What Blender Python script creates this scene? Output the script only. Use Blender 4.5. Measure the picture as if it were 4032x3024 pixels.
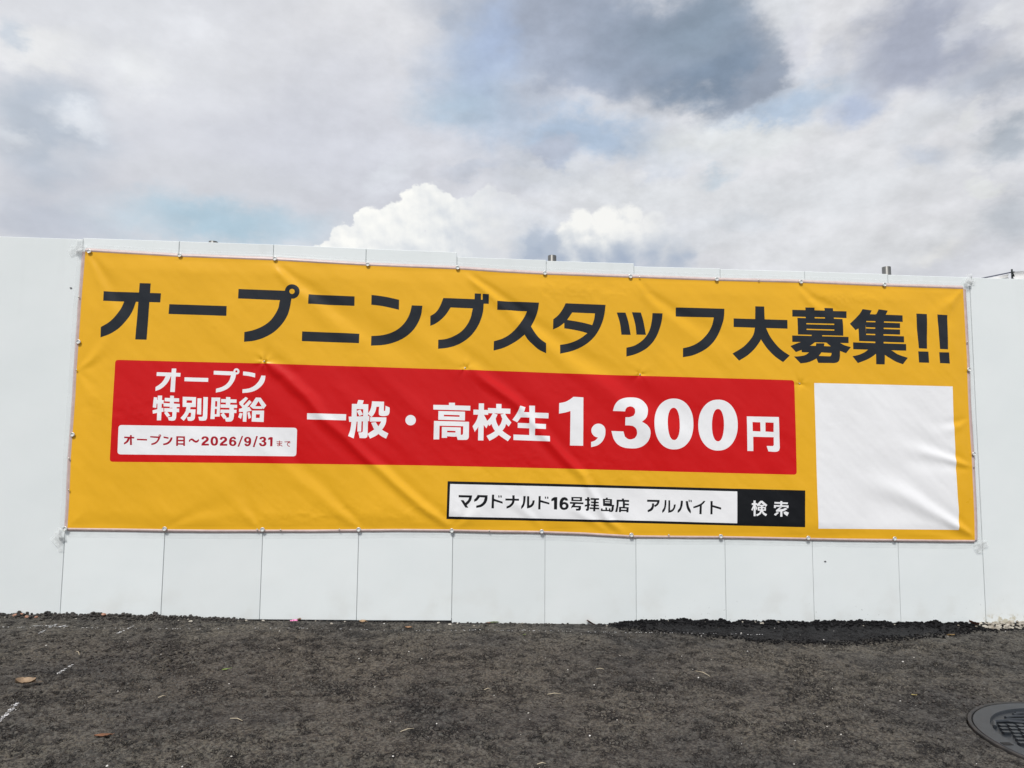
import bpy, math, random
import numpy as np
from mathutils import Vector, Matrix
from mathutils.geometry import delaunay_2d_cdt

for o in list(bpy.data.objects): bpy.data.objects.remove(o)
scene = bpy.context.scene
COL = scene.collection
random.seed(7)
rad = math.radians

# ------------------------------------------------------------------ camera
cam = bpy.data.cameras.new('camera'); cam_o = bpy.data.objects.new('camera', cam); COL.objects.link(cam_o)
cam.sensor_width = 36; cam.lens = 25.0; cam.clip_start = .05; cam.clip_end = 3000
CAM = Vector((2.02481, -3.89351, .87987)); yaw, pitch, roll = .0737, .08709, .00818
fw = Vector((math.sin(yaw)*math.cos(pitch), math.cos(yaw)*math.cos(pitch), math.sin(pitch)))
rt = Vector((math.cos(yaw), -math.sin(yaw), 0)); up = rt.cross(fw)
r2 = math.cos(roll)*rt + math.sin(roll)*up; u2 = -math.sin(roll)*rt + math.cos(roll)*up
M = Matrix(((r2.x, u2.x, -fw.x, CAM.x), (r2.y, u2.y, -fw.y, CAM.y), (r2.z, u2.z, -fw.z, CAM.z), (0, 0, 0, 1)))
cam_o.matrix_world = M
scene.camera = cam_o
scene.cycles.max_bounces = 4; scene.cycles.diffuse_bounces = 2; scene.cycles.glossy_bounces = 2; scene.cycles.transparent_max_bounces = 6

# ------------------------------------------------------------------ light
SUN_EL, SUN_AZ = 52, 200          # degrees; azimuth clockwise from +Y (behind the camera, to its left)
sun = bpy.data.lights.new('sun', 'SUN'); sun.energy = 3.15; sun.angle = rad(11); sun.color = (1, .965, .92)
sun_o = bpy.data.objects.new('sun', sun); COL.objects.link(sun_o)
sd = Vector((math.sin(rad(SUN_AZ))*math.cos(rad(SUN_EL)), math.cos(rad(SUN_AZ))*math.cos(rad(SUN_EL)), math.sin(rad(SUN_EL))))
sun_o.rotation_euler = sd.to_track_quat('Z', 'Y').to_euler(); sun_o.location = (0, -8, 12)
vs = scene.view_settings
vs.view_transform = 'Standard'; vs.look = 'None'; vs.gamma = 1; vs.exposure = 0; vs.use_curve_mapping = False

def lin(c):
    return tuple((v/255/12.92 if v/255 <= .04045 else ((v/255+.055)/1.055)**2.4) for v in c[:3]) + (1,)

# azimuth, elevation, radii (radians), rotation, colour, opacity, softness, warp
CLOUDS = [
 (-0.1871, 0.3879, 0.3467, 0.157, 0, (203, 206, 216), 0.8, 1, 0.3),
 (-0.4455, 0.4764, 0.2036, 0.0848, 0, (222, 224, 229), 0.85, 0.9, 0.5),
 (-0.4379, 0.4454, 0.0437, 0.0245, 0, (232, 234, 236), 0.7, 1, 1),
 (-0.3569, 0.4959, 0.0411, 0.0204, 20, (228, 230, 235), 0.7, 1, 1.4),
 (-0.5381, 0.4442, 0.0626, 0.0231, -10, (232, 233, 234), 0.8, 0.9, 1.2),
 (-0.5406, 0.3659, 0.0715, 0.062, 0, (180, 190, 203), 0.85, 0.8, 1),
 (-0.5614, 0.453, 0.0178, 0.015, 0, (190, 200, 212), 0.7, 0.9, 1),
 (-0.4948, 0.3781, 0.0352, 0.0207, 10, (226, 230, 236), 0.85, 1, 1.6),
 (-0.5565, 0.3429, 0.0249, 0.0122, 0, (218, 222, 228), 0.6, 1, 1.5),
 (-0.5026, 0.3326, 0.0239, 0.0169, 0, (206, 210, 218), 0.6, 1, 1.5),
 (-0.5187, 0.2546, 0.0845, 0.0259, 0, (188, 194, 206), 0.7, 0.9, 1),
 (-0.3216, 0.2836, 0.1635, 0.0396, -4, (172, 198, 214), 0.9, 1, 0.4),
 (-0.3178, 0.3408, 0.1589, 0.0278, 0, (205, 208, 214), 0.6, 1, 0.5),
 (0.027, 0.4858, 0.0855, 0.0786, -20, (172, 188, 210), 0.9, 1, 0.8),
 (0.0674, 0.5311, 0.0673, 0.0523, -40, (168, 184, 211), 0.9, 1, 1),
 (-0.0095, 0.4539, 0.0812, 0.034, 0, (172, 192, 210), 0.7, 1, 0.6),
 (0.1864, 0.4133, 0.1532, 0.035, 8, (172, 190, 212), 0.95, 0.9, 0.8),
 (0.4404, 0.4288, 0.1303, 0.0281, -12, (172, 190, 211), 0.9, 1, 0.9),
 (0.5368, 0.418, 0.0452, 0.0243, -15, (164, 180, 208), 0.75, 1, 1),
 (-0.0134, 0.559, 0.028, 0.0155, 30, (174, 184, 200), 0.8, 1, 1.4),
 (0.1755, 0.5382, 0.1001, 0.0689, 10, (164, 173, 190), 1, 0.5, 1.2),
 (0.1681, 0.4853, 0.0848, 0.0362, 10, (166, 176, 194), 0.95, 0.7, 1.4),
 (0.109, 0.459, 0.0222, 0.0155, 0, (188, 196, 210), 0.8, 0.8, 1.4),
 (0.3026, 0.5154, 0.1529, 0.0805, 5, (150, 162, 180), 1, 0.55, 1.2),
 (0.3475, 0.4729, 0.1039, 0.0413, -5, (132, 148, 168), 1, 0.8, 1.2),
 (0.4184, 0.4642, 0.0598, 0.0261, -25, (150, 160, 176), 0.95, 0.6, 1.4),
 (0.3347, 0.5349, 0.0984, 0.0476, 0, (138, 153, 170), 0.95, 0.9, 1),
 (0.4533, 0.535, 0.0459, 0.0269, 20, (222, 225, 230), 1, 0.9, 2.2),
 (0.4682, 0.4967, 0.0193, 0.0388, 15, (212, 214, 222), 0.9, 0.9, 2.2),
 (0.5022, 0.474, 0.0282, 0.0139, -35, (205, 208, 216), 0.9, 0.8, 2),
 (0.6168, 0.4695, 0.1068, 0.0501, 0, (168, 174, 190), 1, 0.8, 1),
 (0.6831, 0.4134, 0.0669, 0.0343, 0, (170, 177, 190), 0.9, 0.9, 1),
 (0.6943, 0.4831, 0.0206, 0.0149, 0, (222, 224, 228), 0.85, 1, 1.8),
 (0.6605, 0.4796, 0.0349, 0.014, -45, (206, 209, 217), 0.7, 1, 2),
 (0.3801, 0.3997, 0.1281, 0.0262, 3, (218, 221, 223), 0.95, 0.7, 0.7),
 (0.3183, 0.3866, 0.0869, 0.0158, 0, (214, 218, 224), 0.7, 0.9, 0.7),
 (0.6022, 0.39, 0.0562, 0.0225, -20, (210, 213, 218), 0.8, 0.8, 1.2),
 (0.6949, 0.3483, 0.0374, 0.0299, 0, (168, 177, 188), 0.95, 0.8, 1),
 (0.6558, 0.3817, 0.0211, 0.011, -40, (218, 220, 222), 0.9, 0.8, 1.6),
 (0.673, 0.308, 0.0229, 0.0084, 15, (224, 226, 226), 0.95, 0.7, 1.6),
 (0.4117, 0.3273, 0.2948, 0.0413, 0, (212, 215, 219), 0.7, 0.9, 0.9),
 (0.3625, 0.3606, 0.0373, 0.0127, -15, (184, 200, 213), 0.6, 1, 1.4),
 (0.6115, 0.3496, 0.0304, 0.0172, 20, (190, 199, 214), 0.6, 1, 1.4),
 (0.5401, 0.2596, 0.2632, 0.0341, 0, (212, 214, 217), 0.8, 0.9, 0.9),
 (0.6959, 0.267, 0.0392, 0.0338, 0, (182, 188, 196), 0.8, 1, 1),
 (0.6177, 0.2348, 0.0295, 0.0135, 0, (226, 226, 224), 0.6, 1, 1.6),
 (0.1314, 0.4018, 0.0404, 0.0225, 0, (182, 190, 206), 0.95, 0.7, 1.5),
 (0.0873, 0.3891, 0.0221, 0.013, 0, (198, 204, 214), 0.8, 0.8, 1.4),
 (0.1388, 0.3691, 0.0952, 0.0197, 0, (208, 212, 218), 0.8, 0.8, 1.2),
 (0.0211, 0.3816, 0.0588, 0.013, -15, (196, 202, 214), 0.8, 0.8, 1.6),
 (0.2402, 0.3463, 0.1178, 0.023, 0, (218, 221, 225), 0.85, 0.8, 1.2),
 (0.3848, 0.3007, 0.0631, 0.013, 6, (198, 204, 211), 0.6, 1, 1.5),
 (0.1172, 0.2921, 0.0546, 0.0273, 0, (216, 220, 226), 0.9, 0.8, 1.2),
 (-0.1021, 0.3661, 0.0537, 0.0162, -35, (220, 224, 231), 0.6, 1, 2),
 (0.1099, 0.2853, 0.0401, 0.0308, 0, (166, 180, 200), 0.9, 0.9, 1.2),
 (0.296, 0.2769, 0.0521, 0.0302, 0, (196, 201, 209), 0.8, 0.9, 1.2),
 (0.0878, 0.316, 0.0951, 0.0304, 0, (222, 225, 230), 0.75, 1, 1.2),
 (0.3374, 0.2845, 0.0885, 0.0298, 0, (218, 221, 226), 0.7, 1, 1.2),
]
CUMULUS = [(-0.1861,0.2540,0.0256),(-0.1523,0.2732,0.0313),(-0.1250,0.2952,0.0335),(-0.0934,0.3038,0.0356),(-0.0652,0.3221,0.0342),(-0.0474,0.3329,0.0290),(-0.0927,0.2768,0.0498),(-0.0253,0.3137,0.0399),(0.0003,0.3078,0.0400),(0.0402,0.3256,0.0348),(0.0585,0.3259,0.0311),(-0.0065,0.2734,0.0616),(0.0479,0.2849,0.0511),(-0.1482,0.2498,0.0417),]
CUMULUS_SMALL = [(0.1518,0.2935,0.0218),(0.1753,0.3050,0.0260),(0.2078,0.3116,0.0237),(0.2400,0.3090,0.0263),(0.2717,0.2982,0.0253),(0.1861,0.2809,0.0396),(0.2291,0.2831,0.0427),(0.2820,0.2742,0.0384),(0.3097,0.2677,0.0276),(0.1681,0.2727,0.0325),]
CUMULUS_DARK = [(0.1063,0.2921,0.0292),(0.1318,0.2817,0.0291),(0.0955,0.2681,0.0364),(0.1391,0.2610,0.0326),(0.2290,0.2627,0.0462),(0.2714,0.2645,0.0385),(0.3026,0.2563,0.0345),(0.1861,0.2569,0.0431),(0.3165,0.2590,0.0240),]


def build_world():
    w = bpy.data.worlds.new('World'); scene.world = w; w.use_nodes = True
    nt = w.node_tree; nt.nodes.clear(); N = nt.nodes.new; L = nt.links.new
    S = .1
    def math_(op, a, b=None, clamp=False):
        n = N('ShaderNodeMath'); n.operation = op; n.use_clamp = clamp
        for i, v in enumerate((a, b)):
            if v is None: continue
            if isinstance(v, (int, float)): n.inputs[i].default_value = v
            else: L(v, n.inputs[i])
        return n.outputs[0]
    def vec(op, a, b):
        n = N('ShaderNodeVectorMath'); n.operation = op
        for i, v in enumerate((a, b)):
            if v is None: continue
            if isinstance(v, tuple): n.inputs[i].default_value = v
            else: L(v, n.inputs[i])
        return n
    def mixc(f, a, b):
        n = N('ShaderNodeMix'); n.data_type = 'RGBA'
        if isinstance(f, (int, float)): n.inputs[0].default_value = f
        else: L(f, n.inputs[0])
        for i, v in ((6, a), (7, b)):
            if isinstance(v, tuple): n.inputs[i].default_value = v
            else: L(v, n.inputs[i])
        return n.outputs[2]
    def ramp(v, a, b, lo=0., hi=1.):
        n = N('ShaderNodeMapRange'); n.interpolation_type = 'SMOOTHSTEP'
        L(v, n.inputs[0]); n.inputs[1].default_value = a; n.inputs[2].default_value = b
        n.inputs[3].default_value = lo; n.inputs[4].default_value = hi
        return n.outputs[0]
    def noise(v, s, det=6, rough=.55, dist=0):
        n = N('ShaderNodeTexNoise'); L(v, n.inputs['Vector']); n.inputs['Scale'].default_value = s
        n.inputs['Detail'].default_value = det; n.inputs['Roughness'].default_value = rough; n.inputs['Distortion'].default_value = dist
        return n
    def col(c): return tuple(x/S for x in lin(c)[:3]) + (1,)
    tc = N('ShaderNodeTexCoord').outputs['Generated']
    sep = N('ShaderNodeSeparateXYZ'); L(tc, sep.inputs[0]); x, y, z = sep.outputs
    az = math_('ARCTAN2', x, y); el = math_('ARCSINE', z)
    cb = N('ShaderNodeCombineXYZ'); L(az, cb.inputs[0]); L(el, cb.inputs[1]); uv = cb.outputs[0]
    sky = N('ShaderNodeTexSky'); sky.sky_type = 'NISHITA'; sky.sun_disc = False
    sky.sun_elevation = rad(SUN_EL); sky.sun_rotation = rad(SUN_AZ)
    # clouds are flattened towards the horizon
    flat = vec('MULTIPLY', tc, (1, 1, 1.6)).outputs[0]
    nvv = vec('SUBTRACT', noise(flat, 5.5, 3, .55).outputs['Color'], (.5, .5, .5)).outputs[0]
    nff = vec('SUBTRACT', noise(flat, 24, 4, .62).outputs['Color'], (.5, .5, .5)).outputs[0]
    def scaled(v, k):
        n = vec('SCALE', v, None); n.inputs['Scale'].default_value = k; return n.outputs[0]
    fuv = vec('ADD', uv, scaled(nff, .055)).outputs[0]
    nb = noise(flat, 1.7, 4, .5).outputs[0]
    nm = noise(flat, 7.5, 5, .62).outputs[0]
    nm2 = noise(vec('ADD', flat, (-.012, 0, .022)).outputs[0], 7.5, 5, .62).outputs[0]
    # general deck of pale cloud all round the sky
    base = mixc(ramp(nb, .36, .64), col((184, 190, 203)), col((220, 221, 225)))
    gap = ramp(noise(vec('ADD', flat, (3.1, 1.7, .4)).outputs[0], 2.1, 3, .5).outputs[0], .55, .72, 0, .6)
    skyc = mixc(.45, sky.outputs[0], col((205, 214, 228)))
    c = mixc(gap, base, skyc)
    warped = {}
    for (a, e, ra, re, rot, rgb, op, soft, wp) in CLOUDS:
        small = min(ra, re) < .034
        k = 'f' if small else round(wp*2)/2
        if k not in warped:
            warped[k] = vec('ADD', fuv, scaled(nvv, .03)).outputs[0] if small else vec('ADD', fuv, scaled(nvv, .13*k)).outputs[0]
        m = N('ShaderNodeMapping'); m.vector_type = 'TEXTURE'; L(warped[k], m.inputs[0])
        m.inputs[1].default_value = (a, e, 0); m.inputs[2].default_value = (0, 0, rad(-rot)); m.inputs[3].default_value = (ra, re, 1)
        sx = N('ShaderNodeSeparateXYZ'); L(m.outputs[0], sx.inputs[0])
        cz = N('ShaderNodeCombineXYZ'); L(sx.outputs[0], cz.inputs[0]); L(sx.outputs[1], cz.inputs[1])
        ln = vec('LENGTH', cz.outputs[0], None).outputs['Value']
        f = ramp(ln, 1+.35*soft, max(.05, 1-.9*soft), 0, op)
        c = mixc(f, c, col(rgb))
    # fine light and dark structure inside the deck
    det = ramp(nm, .3, .7, -1, 1)
    strength = math_('MULTIPLY', det, ramp(az, -.3, .2, .03, .055))
    relief = math_('MULTIPLY', math_('SUBTRACT', nm2, nm), ramp(az, -.35, .2, .25, .55))
    g = math_('ADD', math_('SUBTRACT', strength, relief), 1.03)
    cc = N('ShaderNodeVectorMath'); cc.operation = 'SCALE'; L(c, cc.inputs[0]); L(g, cc.inputs['Scale'])
    c = cc.outputs[0]
    # heaped clouds low over the wall: billowed discs with a lit top edge
    def billow(off):
        v = vec('ADD', uv, off).outputs[0]
        a1 = N('ShaderNodeTexVoronoi'); a1.voronoi_dimensions = '2D'; a1.feature = 'SMOOTH_F1'; a1.inputs['Scale'].default_value = 34; a1.inputs['Smoothness'].default_value = .35
        L(vec('ADD', v, scaled(nff, .04)).outputs[0], a1.inputs['Vector'])
        a2 = N('ShaderNodeTexVoronoi'); a2.voronoi_dimensions = '2D'; a2.feature = 'SMOOTH_F1'; a2.inputs['Scale'].default_value = 95; a2.inputs['Smoothness'].default_value = .4
        L(v, a2.inputs['Vector'])
        return math_('ADD', math_('MULTIPLY', a1.outputs['Distance'], .75), math_('MULTIPLY', a2.outputs['Distance'], .3))
    b0 = billow((0, 0, 0))
    def puff(off): return noise(vec('ADD', uv, off).outputs[0], 20, 4, .5).outputs[0]
    emb = math_('SUBTRACT', puff((0, 0, 0)), puff((.004, .009, 0)))
    side = ramp(az, -.17, .04)
    huv = vec('ADD', uv, scaled(nff, .032)).outputs[0]
    def heap(c, discs, lit, shade, bump, edge, w=.30, fade=None, gr=0, low=(.33, .22)):
        f = None
        for (a, e, r) in discs:
            d = vec('DISTANCE', huv, (a, e, 0)).outputs['Value']
            v = math_('SUBTRACT', 1, math_('DIVIDE', d, r))
            f = v if f is None else math_('MAXIMUM', f, v)
        f2 = math_('SUBTRACT', f, math_('MULTIPLY', math_('SUBTRACT', b0, .30), w))
        mask = ramp(f2, 0, edge)
        body = math_('MULTIPLY', ramp(el, *low), .5)
        if gr: body = math_('ADD', body, math_('MULTIPLY', side, gr))
        tone = math_('ADD', math_('MULTIPLY', emb, bump), math_('SUBTRACT', 1.0, body), True)
        cl = mixc(tone, col(shade), col(lit))
        mask = math_('MULTIPLY', mask, ramp(el, .17, .245))
        if fade:
            mask = math_('MULTIPLY', mask, ramp(az, *fade))
        return mixc(mask, c, cl)
    c = heap(c, CUMULUS_SMALL, (248, 248, 245), (184, 194, 208), 2.4, .34, low=(.312, .262), fade=(.31, .22, .15, .95))
    c = heap(c, CUMULUS_DARK, (184, 194, 208), (160, 174, 196), 1.4, 1.1, .2, low=(.30, .25))
    c = heap(c, CUMULUS, (253, 253, 249), (216, 221, 227), 2.4, .13, gr=.6, fade=(.085, -.02, .25, 1))
    bg = N('ShaderNodeBackground'); L(c, bg.inputs[0]); bg.inputs[1].default_value = S
    out = N('ShaderNodeOutputWorld'); L(bg.outputs[0], out.inputs[0])
    w.cycles.sampling_method = 'NONE'
build_world()

# ------------------------------------------------------------------ helpers
def mat(name, base=(.5, .5, .5), rough=.5, metal=0, spec=.5, **kw):
    m = bpy.data.materials.new(name); m.use_nodes = True
    b = m.node_tree.nodes['Principled BSDF']
    b.inputs['Base Color'].default_value = tuple(base)+(1,); b.inputs['Roughness'].default_value = rough
    b.inputs['Metallic'].default_value = metal; b.inputs['Specular IOR Level'].default_value = spec
    m['b'] = 0
    return m
def nodes(m):
    nt = m.node_tree
    return nt, nt.nodes['Principled BSDF'], nt.nodes.new, nt.links.new
def add_noise(m, c1, c2, scale=6, det=6, lo=.35, hi=.65, bump=0, bscale=300, bdist=.001, rough=None, stretch=(1, 1, 1)):
    nt, b, N, L = nodes(m)
    tc = N('ShaderNodeTexCoord'); mp = N('ShaderNodeMapping'); L(tc.outputs['Object'], mp.inputs[0]); mp.inputs[3].default_value = stretch
    n = N('ShaderNodeTexNoise'); n.inputs['Scale'].default_value = scale; n.inputs['Detail'].default_value = det; L(mp.outputs[0], n.inputs['Vector'])
    r = N('ShaderNodeValToRGB'); L(n.outputs[0], r.inputs[0])
    r.color_ramp.elements[0].position = lo; r.color_ramp.elements[1].position = hi
    r.color_ramp.elements[0].color = tuple(c1)+(1,); r.color_ramp.elements[1].color = tuple(c2)+(1,)
    L(r.outputs[0], b.inputs['Base Color'])
    if bump:
        n2 = N('ShaderNodeTexNoise'); n2.inputs['Scale'].default_value = bscale; n2.inputs['Detail'].default_value = 4; L(tc.outputs['Object'], n2.inputs['Vector'])
        bp = N('ShaderNodeBump'); bp.inputs['Strength'].default_value = bump; bp.inputs['Distance'].default_value = bdist
        L(n2.outputs[0], bp.inputs['Height']); L(bp.outputs[0], b.inputs['Normal'])
    return m
def mesh_obj(name, verts, faces, m=None, parent=None, smooth=False):
    me = bpy.data.meshes.new(name); me.from_pydata([tuple(v) for v in verts], [], [tuple(f) for f in faces])
    if smooth: me.polygons.foreach_set('use_smooth', [True]*len(me.polygons))
    me.update()
    o = bpy.data.objects.new(name, me); COL.objects.link(o)
    if m: me.materials.append(m)
    if parent: o.parent = parent
    return o
def empty(name, loc=(0, 0, 0)):
    o = bpy.data.objects.new(name, None); COL.objects.link(o); o.location = loc; o.empty_display_size = .05; return o
def tag(o, label=None, cat=None, group=None, kind=None):
    if label: o['label'] = label
    if cat: o['category'] = cat
    if group: o['group'] = group
    if kind: o['kind'] = kind
    return o
def box(x0, x1, y0, y1, z0, z1, bev=0):
    """box with optional chamfer on the front (low y) edges"""
    if not bev:
        v = [(x0,y0,z0),(x1,y0,z0),(x1,y1,z0),(x0,y1,z0),(x0,y0,z1),(x1,y0,z1),(x1,y1,z1),(x0,y1,z1)]
        return v, [(0,3,2,1),(4,5,6,7),(0,1,5,4),(1,2,6,5),(2,3,7,6),(3,0,4,7)]
    b = bev
    v = [(x0+b,y0,z0+b),(x1-b,y0,z0+b),(x1-b,y0,z1-b),(x0+b,y0,z1-b),
         (x0,y0+b,z0),(x1,y0+b,z0),(x1,y0+b,z1),(x0,y0+b,z1),
         (x0,y1,z0),(x1,y1,z0),(x1,y1,z1),(x0,y1,z1)]
    f = [(0,1,2,3),(4,5,1,0),(5,6,2,1),(6,7,3,2),(7,4,0,3),(8,9,5,4),(9,10,6,5),(10,11,7,6),(11,8,4,7),(11,10,9,8)]
    return v, f
def join(*parts):
    V, F = [], []
    for v, f in parts:
        n = len(V); V += list(v); F += [tuple(i+n for i in q) for q in f]
    return V, F
def tube(pts, r, n=12, cap=True):
    pts = [Vector(p) for p in pts]; V, F = [], []
    for i, p in enumerate(pts):
        d = (pts[min(i+1, len(pts)-1)]-pts[max(i-1, 0)]).normalized()
        a = d.orthogonal().normalized() if i == 0 else (a - d*a.dot(d)).normalized()
        b = d.cross(a); rr = r[i] if isinstance(r, (list, tuple)) else r
        for k in range(n):
            t = 2*math.pi*k/n; V.append(p+(a*math.cos(t)+b*math.sin(t))*rr)
    for i in range(len(pts)-1):
        for k in range(n):
            F.append((i*n+k, i*n+(k+1) % n, (i+1)*n+(k+1) % n, (i+1)*n+k))
    if cap: F.append(tuple(range(n-1, -1, -1))); F.append(tuple(range((len(pts)-1)*n, len(pts)*n)))
    return V, F
def lathe(prof, n=24, axis='Z', c=(0, 0, 0)):
    V, F = [], []
    for (r, h) in prof:
        for k in range(n):
            t = 2*math.pi*k/n; a, b = r*math.cos(t), r*math.sin(t)
            V.append((c[0]+a, c[1]+b, c[2]+h) if axis == 'Z' else (c[0]+a, c[1]-h, c[2]+b))
    for i in range(len(prof)-1):
        for k in range(n):
            F.append((i*n+k, i*n+(k+1) % n, (i+1)*n+(k+1) % n, (i+1)*n+k))
    return V, F

# numpy gradient noise ------------------------------------------------
_rng = np.random.RandomState(5); _perm = _rng.permutation(512).astype(np.int64); _perm = np.concatenate([_perm, _perm])
_ang = _rng.rand(512)*2*np.pi; _gx, _gy = np.cos(_ang), np.sin(_ang)
def perlin(x, y):
    xi = np.floor(x).astype(np.int64); yi = np.floor(y).astype(np.int64); xf = x-xi; yf = y-yi
    u = xf*xf*xf*(xf*(xf*6-15)+10); v = yf*yf*yf*(yf*(yf*6-15)+10)
    def g(ix, iy, dx, dy):
        h = _perm[_perm[ix & 511]+(iy & 511)]; return _gx[h]*dx+_gy[h]*dy
    a = g(xi, yi, xf, yf); b = g(xi+1, yi, xf-1, yf); c = g(xi, yi+1, xf, yf-1); d = g(xi+1, yi+1, xf-1, yf-1)
    return (a+(b-a)*u)*(1-v)+(c+(d-c)*u)*v
def fbm(x, y, o=4, g=.5):
    s = 0; a = 1
    for i in range(o): s = s+a*perlin(x*2**i+17.3*i, y*2**i-9.1*i); a *= g
    return s
def worley(x, y, seed=0):
    """distance to the nearest and second nearest jittered point, and a random id"""
    xi = np.floor(x).astype(np.int64); yi = np.floor(y).astype(np.int64)
    f1 = np.full(x.shape, 9.); f2 = np.full(x.shape, 9.); idn = np.zeros(x.shape)
    for dx in (-1, 0, 1):
        for dy in (-1, 0, 1):
            cx = xi+dx; cy = yi+dy; h = _perm[_perm[(cx+seed) & 511]+(cy & 511)]; h2 = _perm[(h+37) & 511]
            d = np.hypot(cx+h/512.-x, cy+h2/512.-y)
            near = d < f1
            f2 = np.where(near, f1, np.minimum(f2, d)); idn = np.where(near, _perm[(h+91) & 511]/512., idn); f1 = np.where(near, d, f1)
    return f1, f2, idn
def sstep(a, b, x):
    t = np.clip((x-a)/(b-a), 0, 1); return t*t*(3-2*t)

# ------------------------------------------------------------------ ground
def base_z(x): return -.012-.0185*np.clip(x, -10., 15.)
def strip_edge(x): return -.37*np.exp(-((x-3.85)/.85)**2)-.03
def axis(lo, hi, st, far, g=1.25):
    c = list(np.arange(lo, hi+1e-6, st)); s = st
    a = c[-1]
    while a < far: s *= g; a += s; c.append(a)
    a = c[0]; s = st; pre = []
    while a > -far: s *= g; a -= s; pre.append(a)
    return np.array(pre[::-1]+c)
GX = axis(-.75, 5.85, .0052, 900); GY = axis(-2.05, .05, .0052, 900)
gx, gy = np.meshgrid(GX, GY)
def ground_fields(x, y):
    nx, ny = x+.02*perlin(x*9, y*9), y+.02*perlin(x*9+40, y*9)
    f1, f2, idn = worley(nx/.0165, ny/.0165)
    g1, g2, _ = worley(nx/.0085+77, ny/.0085)
    low = fbm(x*1.3+5, y*1.3, 4); mid = fbm(x*7, y*7+3, 4); coarse = sstep(-.25, .35, fbm(x*2.7+9, y*2.7, 3)+.12)
    stone = (1-np.clip(f1/.75, 0, 1)**2)*(.35+.65*idn)
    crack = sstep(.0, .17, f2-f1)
    micro = (1-np.clip(g1/.7, 0, 1)**2)
    h = .0036*stone*(.30+.9*coarse)+.0012*micro-.0050*(1-crack)*(.25+coarse)*sstep(-.25, .2, mid)
    pits = sstep(.16, .40, fbm(x*34+2, y*40, 3))*(.35+.65*coarse)
    h = h-.0095*pits+.004*mid*.6+.010*low
    # broken edges heaped against the panels
    wl = np.exp(-((y+.005)/.05)**2)*(sstep(.95, .35, x)*.024)
    wr = np.exp(-((y+.02)/.07)**2)*sstep(2.85, 3.2, x)*sstep(5.05, 4.85, x)*.019
    wg = np.exp(-((y)/.06)**2)*sstep(4.9, 5.05, x)*.016
    lump = .55+.9*np.clip(fbm(x*14, y*14, 3), -.4, .8)
    h = h+(wl+wr)*lump+wg
    gap = np.exp(-(y/.05)**4)*sstep(.85, 1.0, x)*sstep(3.0, 2.8, x)
    h = h*(1-.75*gap)-.011*gap
    black = sstep(-.05, .05, y-strip_edge(x)+.07*fbm(x*8, y*8, 4))*sstep(2.55, 2.95, x+.1*fbm(x*6+3, y*6, 3))*(1-sstep(5.5, 6.5, x))
    dust = np.clip(.5+.9*fbm(x*1.9+31, y*1.9, 5), 0, 1)
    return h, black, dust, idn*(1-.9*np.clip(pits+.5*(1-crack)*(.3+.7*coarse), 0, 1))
fade = ((gx > -1.2) & (gx < 6.4) & (gy > -2.6) & (gy < .3))
h, black, dust, gid = ground_fields(gx, gy)
h = np.where(fade, h, 0); black = np.where(fade, black, 0)
# the manhole sits in a shallow level seat
MH = (4.175, -1.60); MR = .387
mz = float(base_z(MH[0]))
rr_ = np.hypot(gx-MH[0], gy-MH[1])
h = np.where(rr_ < MR+.05, h*sstep(MR-.01, MR+.05, rr_), h)
h = np.where(rr_ < MR+.004, -.03, h)
gz = base_z(gx)+h
def gheight(x, y):
    i = min(max(np.searchsorted(GX, x)-1, 0), len(GX)-2); j = min(max(np.searchsorted(GY, y)-1, 0), len(GY)-2)
    return float(max(gz[j, i], gz[j+1, i], gz[j, i+1], gz[j+1, i+1]))
nyy, nxx = gx.shape
me = bpy.data.meshes.new('ground')
co = np.stack([gx, gy, gz], -1).reshape(-1, 3).astype(np.float32)
ii = np.arange(nyy*nxx).reshape(nyy, nxx)
q = np.stack([ii[:-1, :-1], ii[:-1, 1:], ii[1:, 1:], ii[1:, :-1]], -1).reshape(-1, 4).astype(np.int32)
me.vertices.add(len(co)); me.vertices.foreach_set('co', co.ravel())
me.loops.add(q.size); me.loops.foreach_set('vertex_index', q.ravel())
me.polygons.add(len(q)); me.polygons.foreach_set('loop_start', np.arange(0, q.size, 4, dtype=np.int32)); me.polygons.foreach_set('loop_total', np.full(len(q), 4, dtype=np.int32))
me.update(calc_edges=True)
at = me.attributes.new('tone', 'FLOAT_COLOR', 'POINT')
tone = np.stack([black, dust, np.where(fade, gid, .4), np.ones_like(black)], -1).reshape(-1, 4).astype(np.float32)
at.data.foreach_set('color', tone.ravel())
ground = bpy.data.objects.new('ground', me); COL.objects.link(ground); tag(ground, kind='structure')
me.polygons.foreach_set('use_smooth', np.ones(len(q), dtype=bool))
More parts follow.
